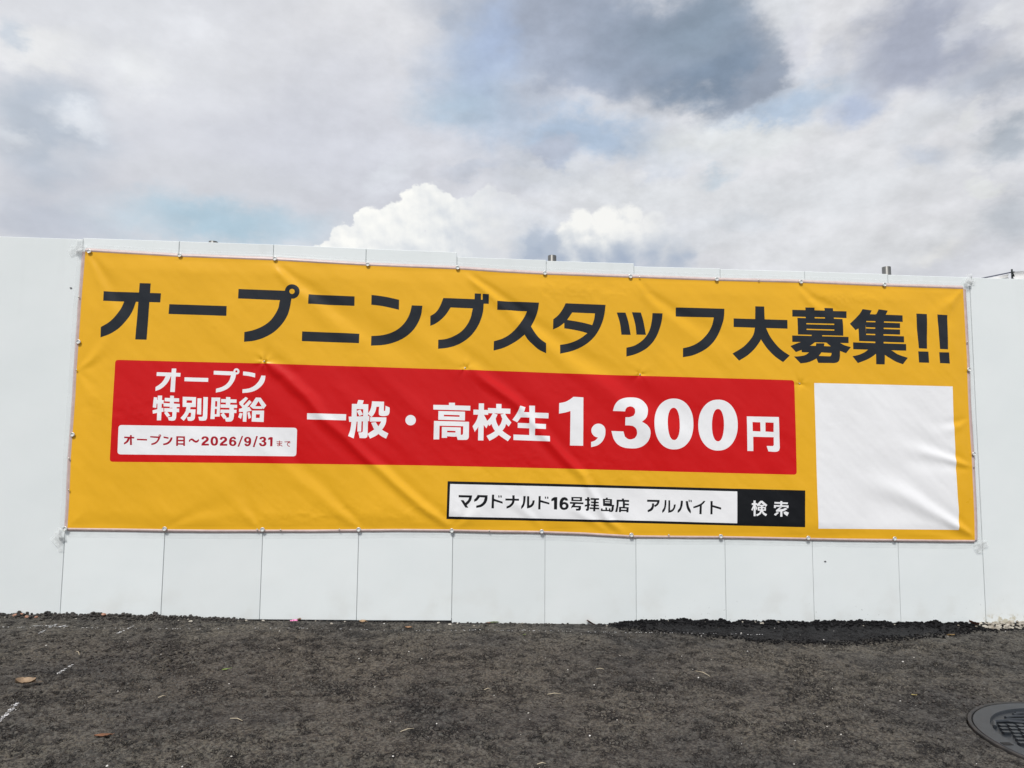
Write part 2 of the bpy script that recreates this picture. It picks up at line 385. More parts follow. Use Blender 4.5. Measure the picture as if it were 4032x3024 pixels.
def asphalt():
    m = mat('asphalt', rough=.8, spec=.3); nt, b, N, L = nodes(m)
    a = N('ShaderNodeAttribute'); a.attribute_name = 'tone'
    s = N('ShaderNodeSeparateColor'); L(a.outputs['Color'], s.inputs[0])
    tc = N('ShaderNodeTexCoord')
    def noise(sc, d=5, r=.6):
        n = N('ShaderNodeTexNoise'); n.inputs['Scale'].default_value = sc; n.inputs['Detail'].default_value = d; n.inputs['Roughness'].default_value = r; L(tc.outputs['Object'], n.inputs['Vector']); return n.outputs[0]
    def mix(f, c1, c2, mode='MIX'):
        n = N('ShaderNodeMix'); n.data_type = 'RGBA'; n.blend_type = mode
        for k, v in ((0, f), (6, c1), (7, c2)):
            if isinstance(v, (int, float)): n.inputs[k].default_value = v
            elif isinstance(v, tuple): n.inputs[k].default_value = v
            else: L(v, n.inputs[k])
        return n.outputs[2]
    def ramp(v, a, c, lo=0, hi=1):
        n = N('ShaderNodeMapRange'); n.interpolation_type = 'SMOOTHSTEP'; L(v, n.inputs[0]); n.inputs[1].default_value = a; n.inputs[2].default_value = c; n.inputs[3].default_value = lo; n.inputs[4].default_value = hi; return n.outputs[0]
    fine = noise(330, 5, .7); spot = noise(90, 4, .6); mid = noise(9, 6, .6)
    c = mix(s.outputs[1], (.060, .058, .054, 1), (.132, .118, .094, 1))
    c = mix(ramp(noise(1.6, 4, .55), .48, .68, 0, .8), c, (.148, .133, .104, 1))
    c = mix(ramp(mid, .5, .75), c, (.108, .096, .076, 1))
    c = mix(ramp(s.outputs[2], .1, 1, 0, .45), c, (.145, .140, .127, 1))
    c = mix(ramp(s.outputs[2], .12, 0, 0, .65), c, (.018, .017, .017, 1))  # pits and cracks: dark binder, doubling as painted crevice shade
    c = mix(ramp(spot, .60, .40, 0, .75), c, (.022, .020, .020, 1))
    c = mix(ramp(fine, .55, .75, 0, .8), c, (.21, .20, .175, 1))
    c = mix(ramp(fine, .45, .28, 0, .8), c, (.012, .011, .011, 1))
    # open joints between the stones: black binder with crevice shade painted in, sunk
    wn = N('ShaderNodeTexNoise'); wn.inputs['Scale'].default_value = 60; wn.inputs['Detail'].default_value = 3; L(tc.outputs['Object'], wn.inputs['Vector'])
    wv_ = N('ShaderNodeMix'); wv_.data_type = 'VECTOR'; wv_.inputs[0].default_value = .022; L(tc.outputs['Object'], wv_.inputs[4]); L(wn.outputs['Color'], wv_.inputs[5])
    def joints(sc, wd, m0, m1, msc):
        e = N('ShaderNodeTexVoronoi'); e.feature = 'DISTANCE_TO_EDGE'; e.inputs['Scale'].default_value = sc; L(wv_.outputs[1], e.inputs['Vector'])
        a_ = ramp(e.outputs['Distance'], wd, .0); b_ = ramp(noise(msc, 4, .65), m0, m1)
        n = N('ShaderNodeMath'); n.operation = 'MULTIPLY'; L(a_, n.inputs[0]); L(b_, n.inputs[1]); return n.outputs[0]
    j1 = joints(58, .17, .50, .62, 7); j2 = joints(105, .20, .51, .61, 18)
    jm = N('ShaderNodeMath'); jm.operation = 'MAXIMUM'; L(j1, jm.inputs[0]); L(j2, jm.inputs[1]); jm = jm.outputs[0]
    c = mix(jm, c, (.008, .0075, .0075, 1))
    blk = mix(ramp(fine, .5, .78), (.008, .008, .009, 1), (.055, .056, .062, 1))
    c = mix(s.outputs[0], c, blk)
    L(c, b.inputs['Base Color'])
    v = N('ShaderNodeTexVoronoi'); v.inputs['Scale'].default_value = 150; L(tc.outputs['Object'], v.inputs['Vector'])
    bp = N('ShaderNodeBump'); bp.inputs['Strength'].default_value = .9; bp.inputs['Distance'].default_value = .004
    ad = N('ShaderNodeMath'); ad.operation = 'SUBTRACT'; L(fine, ad.inputs[0]); L(v.outputs['Distance'], ad.inputs[1])
    ad2 = N('ShaderNodeMath'); ad2.operation = 'MULTIPLY_ADD'; L(jm, ad2.inputs[0]); ad2.inputs[1].default_value = -1.6; L(ad.outputs[0], ad2.inputs[2])
    L(ad2.outputs[0], bp.inputs['Height']); L(bp.outputs[0], b.inputs['Normal'])
    return m
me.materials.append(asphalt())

# loose stones --------------------------------------------------------
_p = (1+5**.5)/2
ICO = np.array([(-1,_p,0),(1,_p,0),(-1,-_p,0),(1,-_p,0),(0,-1,_p),(0,1,_p),(0,-1,-_p),(0,1,-_p),(_p,0,-1),(_p,0,1),(-_p,0,-1),(-_p,0,1)])/1.9
ICOF = np.array([(0,11,5),(0,5,1),(0,1,7),(0,7,10),(0,10,11),(1,5,9),(5,11,4),(11,10,2),(10,7,6),(7,1,8),(3,9,4),(3,4,2),(3,2,6),(3,6,8),(3,8,9),(4,9,5),(2,4,11),(6,2,10),(8,6,7),(9,8,1)])
def stones(name, pts, m, label, flat=.7):
    V, F = [], []
    r = np.random.RandomState(len(pts))
    for k, (x, y, z, s) in enumerate(pts):
        v = ICO*s*(.7+.5*r.rand(12, 1)); v = v*np.array([1, .8+.4*r.rand(), flat*(.7+.5*r.rand())])
        t = r.rand()*6.28; c_, s_ = math.cos(t), math.sin(t)
        v = v@np.array([[c_, s_, 0], [-s_, c_, 0], [0, 0, 1]])
        V.append(v+np.array([x, y, z])); F.append(ICOF+12*k)
    o = mesh_obj(name, np.concatenate(V).tolist(), np.concatenate(F).tolist(), m)
    tag(o, label, None, kind='stuff'); return o
R = np.random.RandomState(11)
def crumbs(n, fx, fy, s0, s1, sink=.2):
    out = []
    for i in range(n):
        x, y = fx(), fy(); s = s0+(s1-s0)*R.rand()**2.5
        if math.hypot(x-MH[0], y-MH[1]) < MR+.01: continue
        out.append((x, y, gheight(x, y)+s*(.5-sink), s))
    return out
m_crumb = add_noise(mat('asphalt_crumb', rough=.75, spec=.35), (.018, .017, .017), (.060, .052, .046), 60, 3)
m_black = add_noise(mat('fresh_asphalt_crumb', rough=.85, spec=.12), (.004, .004, .005), (.011, .011, .012), 60, 3)
m_grav = add_noise(mat('pale_gravel', rough=.85), (.22, .19, .15), (.46, .43, .37), 25, 3)
m_grit = add_noise(mat('white_grit', rough=.6), (.42, .40, .36), (.75, .73, .7), 30, 2)
U = R.uniform
c1 = crumbs(1300, lambda: U(-1.3, .95), lambda: -abs(R.normal(0, .035))+.004, .003, .011)
c1 += crumbs(420, lambda: R.normal(.72, .22), lambda: -.68+.12*R.normal()-.0, .003, .009)
c1 += crumbs(1500, lambda: U(-.6, 5.6), lambda: U(-1.95, -.02), .002, .006)
c1 += crumbs(300, lambda: U(.9, 2.9), lambda: -abs(R.normal(0, .04)), .003, .009)
c1 += crumbs(260, lambda: R.normal(4.15, .38), lambda: R.normal(-1.2, .09), .003, .009)
stones('loose_asphalt', c1, m_crumb, 'loose dark asphalt crumbs strewn over the worn ground')
c2 = crumbs(2600, lambda: U(2.85, 5.0), lambda: -abs(R.normal(0, .05))+.004, .003, .0105)
_xs = list(U(2.85, 5.15, 1000)); _ys = [float(strip_edge(v))+.025*R.normal() for v in _xs]; _i, _j = iter(_xs), iter(_ys)
c2 += crumbs(900, lambda: next(_i), lambda: next(_j), .003, .008)
stones('fresh_asphalt_rubble', c2, m_black, 'black fresh asphalt rubble heaped along the right wall foot')
c3 = crumbs(620, lambda: U(4.93, 6.6), lambda: U(-.085, .012), .006, .017)
c3 += crumbs(22, lambda: U(2.8, 5.0), lambda: U(-.09, -.01), .005, .012)+crumbs(16, lambda: U(-.6, 2.4), lambda: U(-.12, -.01), .005, .012)
stones('gravel', c3, m_grav, 'pale beige gravel at the foot of the rightmost panels')
c4 = crumbs(240, lambda: U(-.4, 5.6), lambda: U(-1.95, -.05), .0014, .0042)
stones('white_grit', c4, m_grit, 'tiny white chips scattered over the dark asphalt')
c5 = [(x, y, z, s) for x, y, z, s in crumbs(9, lambda: U(-.35, .3), lambda: U(-.05, -.01), .008, .018)]
m_brick = add_noise(mat('brick_chip', rough=.8), (.28, .13, .08), (.42, .24, .17), 40, 3)
stones('brick_chips', c5, m_brick, 'reddish brown stone chips by the left foot of the wall')

# ------------------------------------------------------------------ hoarding
m_wall = mat('white_painted_steel', rough=.42, spec=.45)
def wall_nodes(m):
    nt, b, N, L = nodes(m)
    g = N('ShaderNodeNewGeometry'); tc = g.outputs['Position']
    def noise(sc, d=4, st=None):
        n = N('ShaderNodeTexNoise'); n.inputs['Scale'].default_value = sc; n.inputs['Detail'].default_value = d
        if st:
            mp = N('ShaderNodeMapping'); mp.inputs[3].default_value = st; L(tc, mp.inputs[0]); L(mp.outputs[0], n.inputs['Vector'])
        else: L(tc, n.inputs['Vector'])
        return n.outputs[0]
    def ramp(v, a, c, lo=0, hi=1):
        n = N('ShaderNodeMapRange'); n.interpolation_type = 'SMOOTHSTEP'; L(v, n.inputs[0]); n.inputs[1].default_value = a; n.inputs[2].default_value = c; n.inputs[3].default_value = lo; n.inputs[4].default_value = hi; return n.outputs[0]
    def mul(a, c):
        n = N('ShaderNodeMath'); n.operation = 'MULTIPLY'; L(a, n.inputs[0]); L(c, n.inputs[1]); return n.outputs[0]
    def mix(f, c1, c2):
        n = N('ShaderNodeMix'); n.data_type = 'RGBA'
        for k, v in ((0, f), (6, c1), (7, c2)):
            if isinstance(v, tuple): n.inputs[k].default_value = v
            else: L(v, n.inputs[k])
        return n.outputs[2]
    s = N('ShaderNodeSeparateXYZ'); L(tc, s.inputs[0])
    c = mix(ramp(noise(2.2), .3, .7), (.755, .805, .808, 1), (.785, .83, .832, 1))
    # each panel has weathered a little differently
    oi = N('ShaderNodeObjectInfo'); hs = N('ShaderNodeHueSaturation'); L(c, hs.inputs['Color']); L(ramp(oi.outputs['Random'], 0, 1, .97, 1.02), hs.inputs['Value']); c = hs.outputs[0]
    # tar specks and beige splashes low on the right
    low = mul(ramp(s.outputs[2], .10, -.06), ramp(s.outputs[0], 2.7, 3.3))
    c = mix(mul(low, ramp(noise(60, 6), .64, .74, 0, .5)), c, (.22, .22, .21, 1))
    spl = mul(mul(ramp(s.outputs[2], -.035, -.06), ramp(s.outputs[0], 4.93, 5.05)), ramp(noise(22, 6), .47, .58, 0, .85))
    c = mix(spl, c, (.50, .46, .34, 1))
    dirt = mul(ramp(s.outputs[2], .25, -.08, 0, .35), ramp(noise(6, 6), .45, .75))
    c = mix(dirt, c, (.60, .60, .56, 1))
    strk = mul(ramp(noise(9, 5, (1, 1, .08)), .52, .75, 0, .16), ramp(s.outputs[2], 1.3, 2.0))
    c = mix(strk, c, (.52, .54, .53, 1))
    L(c, b.inputs['Base Color'])
    bp = N('ShaderNodeBump'); bp.inputs['Strength'].default_value = .10; bp.inputs['Distance'].default_value = .0008
    L(noise(380, 3), bp.inputs['Height'])
    bp2 = N('ShaderNodeBump'); bp2.inputs['Strength'].default_value = .3; bp2.inputs['Distance'].default_value = .01
    L(noise(3.3, 2), bp2.inputs['Height']); L(bp.outputs[0], bp2.inputs['Normal']); L(bp2.outputs[0], b.inputs['Normal'])
wall_nodes(m_wall)
hoard = empty('site_hoarding', (2.5, .015, -.06)); bpy.context.view_layer.update()
tag(hoard, 'long white flat panel hoarding carrying the yellow recruitment banner', 'wall')
TOPS = {-1: (1.969, 1.967), 0: (1.973, 1.970), 1: (1.970, 1.967), 2: (1.967, 1.9585), 3: (1.958, 1.952), 4: (1.926, 1.923), 5: (1.918, 1.9175), 6: (1.8995, 1.901), 7: (1.897, 1.897), 8: (1.897, 1.895), 9: (1.891, 1.889), 10: (1.887, 1.887)}
for i in range(-8, 18):
    a, b_ = TOPS.get(i, (1.975-.0185*min(i, 0), 1.975-.0185*min(i, 0)) if i < -1 else (1.885-.018*(i-10), 1.885-.018*(i-10)))
    g = .0013; x0, x1 = .5*i+g, .5*(i+1)-g
    dy = {3: -.0015, 4: .001, 6: -.001, 10: -.0012}.get(i, random.uniform(-.0007, .0007))
    v, f = box(x0, x1, dy, .028, 0, 2.0, .0016)
    out = []
    for (x, y, z) in v:
        t = (x-.5*i)/.5; out.append((x, y, z-2.0+a+(b_-a)*t))
    v2, f2 = box(x1+.0002, x1+2*g+.004, .007, .020, a-1.995, min(a, b_)-.02)
    V, F = join((out, f), (v2, f2))
    o = mesh_obj('panel', [(x-2.5, y-.015, z+.06) for x, y, z in V], F, m_wall, hoard)

# ------------------------------------------------------------------ steel pipes behind the wall
m_pipe = add_noise(mat('galvanised_steel', rough=.42, metal=.45), (.10, .10, .095), (.30, .30, .29), 12, 5, .3, .7, .2, 60, .002, stretch=(1, 1, .25))
for x, zt, lab in ((.651, 1.994, 'dark steel pipe barely showing above the second panel from the left'),
                   (2.543, 1.968, 'bright galvanised pipe end standing above the middle of the wall'),
                   (4.543, 1.956, 'dull grey pipe end standing above the right part of the wall')):
    pr = [(.0243, 0), (.0243, zt+.25), (.0232, zt+.2515), (.0215, zt+.2515), (.0208, zt+.25), (.0208, zt-.1)]
    v, f = lathe(pr, 28)
    o = mesh_obj('scaffold_pipe', v, f, m_pipe, smooth=True); o.location = (x, .08, -.25)
    tag(o, lab, 'pipe', 'steel pipes behind the hoarding')
    mod = o.modifiers.new('e', 'EDGE_SPLIT'); mod.split_angle = rad(40)

# ------------------------------------------------------------------ banner
PRINT = [
 ('cloth',-1,[187,18974,422,18967,2039,18916,5021,18819,7630,18794,10129,18765,12380,18686,15118,18605,17772,18562,20042,18537,22418,18428,24899,18363,27287,18339,29754,18316,30280,18315,32244,18292,34726,18268,37140,18270,39682,18276,42124,18233,44664,18192,47197,18180,49510,18162,49522,15743,49542,14252,49514,12771,49501,11886,49500,10639,49523,9253,49548,8527,49543,7832,49538,6217,49526,4786,49487,3709,47098,3735,44701,3767,42087,3799,39689,3844,37109,3903,34710,3947,32075,3964,29706,3993,27133,4146,24792,4229,22279,4271,20034,4313,17511,4341,15027,4328,12434,4303,10011,4304,7455,4305,5000,4332,2567,4372,146,4399,142,5935,93,8036,113,9214,134,11227,117,12611,131,14127,132,16104,161,17617]),
 ('red_panel',-1,[2076,12995,2082,13059,2103,13108,2136,13142,2184,13163,2244,13170,5225,13139,9759,13106,13233,13051,17331,12986,21841,12924,27139,12805,32906,12730,38944,12644,39013,12636,39068,12612,39106,12574,39130,12521,39137,12453,39140,7514,39133,7448,39110,7397,39072,7361,39018,7339,38949,7333,35003,7407,29971,7512,25168,7610,18135,7725,13392,7757,9405,7786,5478,7801,2252,7811,2192,7818,2145,7839,2112,7874,2092,7922,2085,7984]),
 ('date_panel',-1,[2438,9559,2444,9621,2464,9670,2497,9704,2544,9725,2604,9732,11448,9681,11511,9673,11560,9652,11594,9616,11615,9567,11622,9503,11616,8336,11609,8273,11588,8224,11553,8189,11505,8168,11442,8161,2626,8201,2565,8208,2518,8229,2484,8263,2463,8312,2456,8374]),
 ('search_frame',-1,[19677,6885,25032,6781,30534,6655,34988,6558,39594,6464,39536,4431,34951,4536,30517,4642,25040,4761,19644,4864]),
 ('search_field',-1,[19814,6737,25032,6637,30533,6512,35698,6394,35664,4647,30519,4780,25039,4893,19777,5006]),
 ('white_panel',-1,[40304,12505,44503,12476,48568,12429,48548,10994,48554,9826,48566,8650,48556,7652,48562,6214,48588,4935,48536,4572,48503,4280,44484,4317,40302,4355,40294,6896,40305,9747]),
 ('headline',0,[1280,16838,4226,16799,4212,16299,1285,16315]),
 ('headline',0,[3093,17327,3670,17322,3615,14273,3029,14276]),
 ('headline',0,[2338,16340,2181,15903,1943,15501,1609,15147,1246,14907,1254,14350,1736,14547,2189,14887,2565,15366,2801,15818,2963,16344]),
 ('headline',1,[4684,16220,7693,16178,7692,15641,4672,15685]),
 ('headline',2,[8267,17130,10819,17096,11079,16661,11072,16570,10480,16566,8264,16605]),
 ('headline',2,[10480,16581,10411,16175,10231,15767,9953,15383,9575,15099,9146,14905,8671,14785,8673,14255,9216,14325,9742,14511,10217,14811,10639,15272,10914,15782,11033,16290,11079,16671,10634,16787]),
 ('headline',2,[11507,17067,11500,16979,11473,16895,11428,16818,11368,16754,11294,16705,11211,16674,11123,16662,11034,16670,10950,16697,10873,16742,10808,16804,10758,16877,10726,16960,10713,17048,10720,17136,10746,17221,10791,17297,10851,17361,10925,17410,11008,17442,11096,17454,11185,17446,11270,17419,11347,17373,11412,17312,11462,17238,11494,17155]),
 ('cloth',-1,[11247,17066,11238,17013,11208,16968,11163,16937,11109,16926,11054,16935,11007,16963,10975,17007,10962,17059,10971,17112,11001,17157,11046,17188,11100,17200,11154,17191,11202,17162,11234,17118]),
 ('headline',3,[11988,16937,14456,16874,14456,16348,11981,16403]),
 ('headline',3,[11712,14886,14764,14821,14763,14295,11710,14353]),
 ('headline',4,[15369,16977,15819,16932,16270,16866,16869,16742,16871,16184,16283,16308,15832,16385,15368,16430]),
 ('headline',4,[17562,16450,18145,16443,18084,15939,17917,15476,17660,15062,17267,14698,16774,14435,16132,14245,15405,14176,15406,14717,16020,14785,16514,14937,16908,15174,17201,15486,17418,15874,17512,16183]),
 ('headline',5,[19279,16901,20999,16880,21005,17206,21357,17199,21356,16863,21442,16860,21443,17191,21791,17168,21792,16635,21511,16634,21476,16168,21310,15598,21062,15131,20763,14767,20362,14452,19912,14240,19511,14130,19039,14066,19041,14575,19452,14629,19903,14801,20303,15065,20602,15430,20799,15845,20885,16258,20909,16352,19687,16375,19431,15969,19133,15655,18835,15444,18590,15336,18585,15884,18874,16085,19095,16424]),
 ('headline',6,[22259,16811,24585,16762,24526,16340,24374,15870,24150,15411,24378,15044,24636,14739,24987,14489,24994,13928,24588,14121,24228,14423,23970,14675,23784,14944,23459,14665,23002,14374,22596,14177,22084,14029,22094,14552,22540,14699,22946,14938,23352,15332,23656,15751,23808,16013,23914,16264,22259,16305]),
 ('headline',7,[26080,16765,28339,16729,28285,16268,28206,15901,27996,15376,27735,14955,27371,14585,26956,14309,26440,14088,25770,13916,25779,14426,26181,14501,26594,14638,26957,14836,27299,15102,26957,15194,26491,15283,26004,15345,26004,15656,25715,15433,25375,15270,25384,15840,25662,16080,25894,16397]),
 ('cloth',-1,[26454,16248,27732,16224,27685,15890,27580,15565,27164,15670,26697,15754,26169,15831]),
 ('headline',8,[28967,16311,29470,16312,29620,15823,29761,15054,29233,15054,29148,15709]),
 ('headline',8,[29833,16341,30342,16336,30486,15842,30627,15071,30086,15076,30012,15675]),
 ('headline',8,[31006,16319,31576,16311,31540,15917,31431,15495,31241,15021,31001,14651,30684,14333,30262,14076,29895,13929,29503,13829,29511,14332,29899,14433,30267,14637,30584,14930,30823,15326,30960,15852]),
 ('headline',9,[32358,16676,35162,16660,35115,16098,34989,15674,34794,15196,34493,14744,34115,14386,33687,14127,33260,13952,32725,13844,32737,14360,33162,14473,33535,14647,33911,14942,34236,15316,34429,15688,34533,16139,32347,16155]),
 ('headline',10,[35683,16116,38820,16088,38818,15583,35673,15619]),
 ('headline',10,[36956,16839,37485,16840,37495,16097,37574,15542,36922,15555]),
 ('headline',10,[36924,15635,36829,15236,36580,14862,36197,14487,35574,14103,35945,13701,36455,14019,36837,14367,37058,14635,37258,14939,37576,15622]),
 ('headline',10,[36924,15635,37560,15621,37744,15202,38030,14785,38398,14396,38913,14047,38514,13661,38064,13968,37643,14382,37409,14694,37258,14939]),
 ('headline',11,[39128,16685,42370,16677,42362,16280,39117,16290]),
 ('headline',11,[39905,16841,40434,16837,40442,16180,39908,16185]),
 ('headline',11,[41042,16840,41568,16841,41574,16188,41038,16188]),
 ('headline',11,[39414,16222,42107,16216,42107,15244,39415,15260]),
 ('headline',11,[40258,15298,40873,15284,40842,15150,40189,15164]),
 ('headline',11,[39077,15201,42418,15186,42416,14824,39078,14830]),
 ('headline',11,[39620,14840,38963,14595,39279,14252,39624,14385,40119,14633,40424,14845]),
 ('headline',11,[41078,14847,41344,14629,41897,14363,42243,14242,42546,14598,42139,14713,41859,14840]),
 ('headline',11,[39607,14385,40119,14627,40456,14644,40477,14782,40978,14787,40946,14632,41344,14629,41898,14374,41865,14214,39620,14248]),
 ('headline',11,[40109,14278,39832,14099,39505,14024,39164,13997,39537,13608,39983,13679,40312,13817,40505,13926,40646,14076,40788,14290]),
 ('headline',11,[40707,14289,41892,14374,41862,13949,41796,13779,41696,13703,41503,13657,40568,13652,40457,13935]),
 ('cloth',-1,[39939,15930,41577,15927,41580,15857,39937,15866]),
 ('cloth',-1,[39941,15605,41577,15596,41580,15532,39939,15541]),
 ('cloth',-1,[40765,14253,41375,14237,41360,14126,41287,14045,40613,14054]),
 ('cloth',-1,[40135,14633,40385,14812,40483,14793,40440,14628]),
 ('cloth',-1,[40978,14797,41077,14815,41344,14624,40946,14627]),
 ('cloth',-1,[40397,14829,41083,14831,41082,14810,40396,14802]),
 ('headline',12,[43328,16827,43872,16759,43682,16384,43534,16113,43491,14946,43035,14959,43034,15685,42849,15585,42532,15952,42849,16232,43135,16533]),
 ('headline',12,[44097,16554,44611,16522,44513,14848,44560,14209,44526,13634,44026,13636,44026,14242,44012,14892]),
 ('headline',12,[43494,16541,45710,16509,45705,16121,43507,16139]),
 ('headline',12,[44285,16833,44820,16764,44681,16486,44100,16474]),
 ('headline',12,[43505,16080,45535,16047,45529,15757,43494,15769]),
 ('headline',12,[43491,15705,45525,15676,45519,15376,43480,15394]),
 ('headline',12,[43478,15330,45748,15289,45744,14925,43035,14953,43049,15332]),
 ('headline',12,[42676,14877,45863,14841,45857,14451,42678,14478]),
 ('headline',12,[43640,14501,44273,14497,44026,14242,43648,13980,43313,13826,42930,13687,42621,14079,42996,14165,43331,14309]),
 ('headline',12,[44327,14482,44950,14461,45312,14249,45940,14046,45625,13663,45238,13794,44860,14001,44527,14219]),
 ('headline',13,[46545,16630,47198,16622,47114,14591,46624,14604,46561,15585]),
 ('headline',13,[46578,14432,47190,14427,47205,13774,46594,13780]),
 ('headline',14,[47825,16609,48447,16590,48386,14577,47900,14590]),
 ('headline',14,[47847,14406,48444,14401,48464,13753,47856,13764]),
 ('wage',0,[4224,12548,5443,12528,5438,12331,4224,12351]),
 ('wage',0,[4986,12757,5213,12760,5197,11507,4965,11509]),
 ('wage',0,[4697,12359,4569,12082,4412,11908,4207,11758,4208,11548,4471,11664,4697,11863,4852,12086,4958,12343]),
 ('wage',1,[5662,12300,6887,12279,6887,12072,5663,12093]),
 ('wage',2,[7157,12673,8188,12650,8316,12459,8062,12445,7156,12471]),
 ('wage',2,[8062,12455,7991,12182,7833,11958,7600,11806,7313,11709,7312,11507,7634,11585,7938,11747,8143,11987,8276,12261,8319,12509]),
 ('wage',2,[8495,12660,8488,12604,8462,12554,8421,12517,8371,12497,8316,12496,8263,12515,8219,12551,8190,12599,8178,12655,8185,12711,8211,12760,8252,12798,8302,12818,8357,12819,8410,12800,8454,12764,8483,12716]),
 ('red_panel',-1,[8389,12658,8380,12623,8352,12601,8316,12601,8287,12622,8274,12656,8284,12692,8312,12714,8347,12714,8377,12693]),
 ('wage',3,[8687,12658,9006,12628,9322,12564,9321,12346,9015,12415,8686,12455]),
 ('wage',3,[9640,12455,9857,12448,9820,12160,9661,11885,9381,11659,9049,11546,8690,11506,8692,11704,8993,11747,9276,11880,9485,12096,9597,12305]),
 ('wage',4,[4347,11305,4564,11308,4581,10002,4365,9995]),
 ('wage',4,[4160,11098,4661,11070,4661,10875,4157,10878]),
 ('wage',4,[4153,11224,4329,11202,4300,10651,4119,10683]),
 ('wage',4,[4118,10522,4662,10665,4681,10461,4146,10347]),
 ('wage',4,[4970,11313,5169,11306,5190,10671,4982,10669]),
 ('wage',4,[4707,11193,5440,11173,5449,10982,4706,11007]),
 ('wage',4,[4659,10919,5483,10880,5486,10714,4668,10738]),
 ('wage',4,[4710,10651,5466,10631,5475,10441,4709,10461]),
 ('wage',4,[5121,10719,5339,10722,5338,10137,5283,10015,5190,9989,4977,9997,4912,10171,5119,10183,5138,10281]),
 ('wage',4,[4850,10482,5040,10255,4884,10171,4712,10398]),
 ('wage',5,[5616,11263,6300,11248,6314,10719,5641,10726]),
 ('red_panel',-1,[5824,11080,6108,11074,6105,10937,5825,10943]),
 ('wage',5,[5839,10753,6052,10745,5986,10437,5887,10216,5733,9986,5560,10139,5716,10336,5811,10532]),
 ('wage',5,[5798,10606,6310,10597,6294,10123,6228,10025,6111,9990,5945,9998,5889,10182,6077,10204,6091,10419,5901,10426]),
 ('wage',5,[6379,11190,6578,11193,6608,10322,6393,10344]),
 ('wage',5,[6680,11263,6908,11256,6924,10155,6867,10032,6750,10006,6527,10014,6470,10208,6670,10210,6700,10274]),
 ('wage',6,[7099,11244,7553,11240,7562,10235,7301,10232,7306,10100,7092,10098]),
 ('red_panel',-1,[7298,11055,7403,11051,7406,10757,7301,10761]),
 ('red_panel',-1,[7297,10638,7402,10635,7400,10355,7295,10354]),
 ('wage',6,[7852,11278,8077,11271,8086,10706,7862,10704]),
 ('wage',6,[7604,11167,8403,11153,8405,10971,7602,10985]),
 ('wage',6,[7577,10887,8443,10868,8445,10701,7585,10710]),
 ('wage',6,[7589,10607,8425,10603,8422,10431,7587,10431]),
 ('wage',6,[8053,10706,8277,10709,8282,10121,8201,9997,8083,9972,7892,9979,7837,10165,8050,10191]),
 ('wage',6,[7753,10448,7926,10205,7792,10101,7606,10333]),
 ('wage',7,[8867,11297,8999,11220,8716,10862,8529,10997]),
 ('wage',7,[9065,11132,9189,11025,8824,10568,8615,10625]),
 ('wage',7,[8598,11057,8788,10862,8888,10765,8796,10666,8547,10909]),
 ('wage',7,[8547,10663,8794,10705,9079,10768,9212,10563,8946,10511,8554,10496]),
 ('wage',7,[8764,10616,8956,10619,8957,9971,8775,9979]),
 ('wage',7,[8589,10443,8749,10410,8674,10125,8527,10211]),
 ('wage',7,[8991,10462,9100,10493,9193,10204,9066,10119]),
 ('wage',7,[9405,11274,9661,11263,9299,10662,9107,10807]),
 ('wage',7,[9445,11255,9651,11268,9965,10852,9814,10654]),
 ('wage',7,[9318,10810,9760,10801,9765,10668,9323,10672]),
 ('wage',7,[9231,10573,9855,10580,9854,9971,9230,9984]),
 ('red_panel',-1,[9440,10379,9646,10376,9639,10185,9438,10182]),
 ('date',0,[2753,9132,3262,9118,3262,9031,2752,9050]),
 ('date',0,[3038,9212,3131,9213,3168,8692,3065,8692]),
 ('date',0,[2929,9057,2885,8926,2756,8805,2761,8708,2950,8830,3056,9039]),
 ('date',1,[3398,9027,3908,9012,3912,8930,3402,8945]),
 ('date',2,[4064,9168,4548,9149,4589,9086,4472,9070,4063,9096]),
 ('date',2,[4476,9095,4418,8939,4305,8842,4135,8778,4140,8691,4356,8760,4491,8892,4588,9096]),
 ('date',3,[4745,9160,4996,9114,5000,9027,4749,9073]),
 ('date',3,[5114,9115,5208,9106,5177,8970,5058,8800,4898,8716,4744,8696,4740,8778,4916,8833,5042,8945]),
 ('date',4,[5393,9176,5837,9170,5860,8666,5771,8666,5768,8724,5499,8731,5502,8663,5404,8663]),
 ('date',2,[4621,9193,4614,9159,4591,9134,4559,9124,4525,9133,4500,9158,4490,9192,4497,9226,4520,9251,4552,9260,4585,9251,4611,9227]),
 ('date_panel',-1,[4579,9192,4573,9175,4557,9168,4540,9175,4532,9192,4538,9209,4554,9216,4571,9209]),
 ('date_panel',-1,[5491,9094,5751,9087,5756,8985,5496,8988]),
 ('date_panel',-1,[5496,8905,5760,8903,5764,8806,5500,8808]),
 ('date',5,[6032,8920,6085,9017,6177,9066,6273,9038,6371,8956,6452,8947,6532,9040,6574,8958,6493,8861,6400,8835,6294,8883,6196,8965,6135,8954,6091,8872]),
 ('date',6,[6685,9017,6693,9095,6737,9154,6814,9179,6911,9180,6998,9147,7051,9084,7058,9006,7019,8928,6933,8859,6858,8791,7083,8793,7080,8696,6699,8692,6703,8780,6750,8858,6862,8956,6926,9020,6915,9073,6864,9097,6814,9072,6802,9014]),
 ('date',7,[7542,8938,7537,8848,7516,8781,7478,8731,7427,8699,7358,8688,7287,8698,7234,8729,7192,8778,7165,8845,7153,8934,7157,9023,7179,9091,7216,9141,7267,9173,7336,9184,7407,9174,7461,9143,7502,9093,7529,9027]),
 ('date_panel',-1,[7417,8936,7413,8870,7396,8816,7369,8786,7338,8786,7309,8815,7287,8869,7277,8935,7281,9002,7298,9056,7325,9086,7356,9086,7386,9056,7407,9003]),
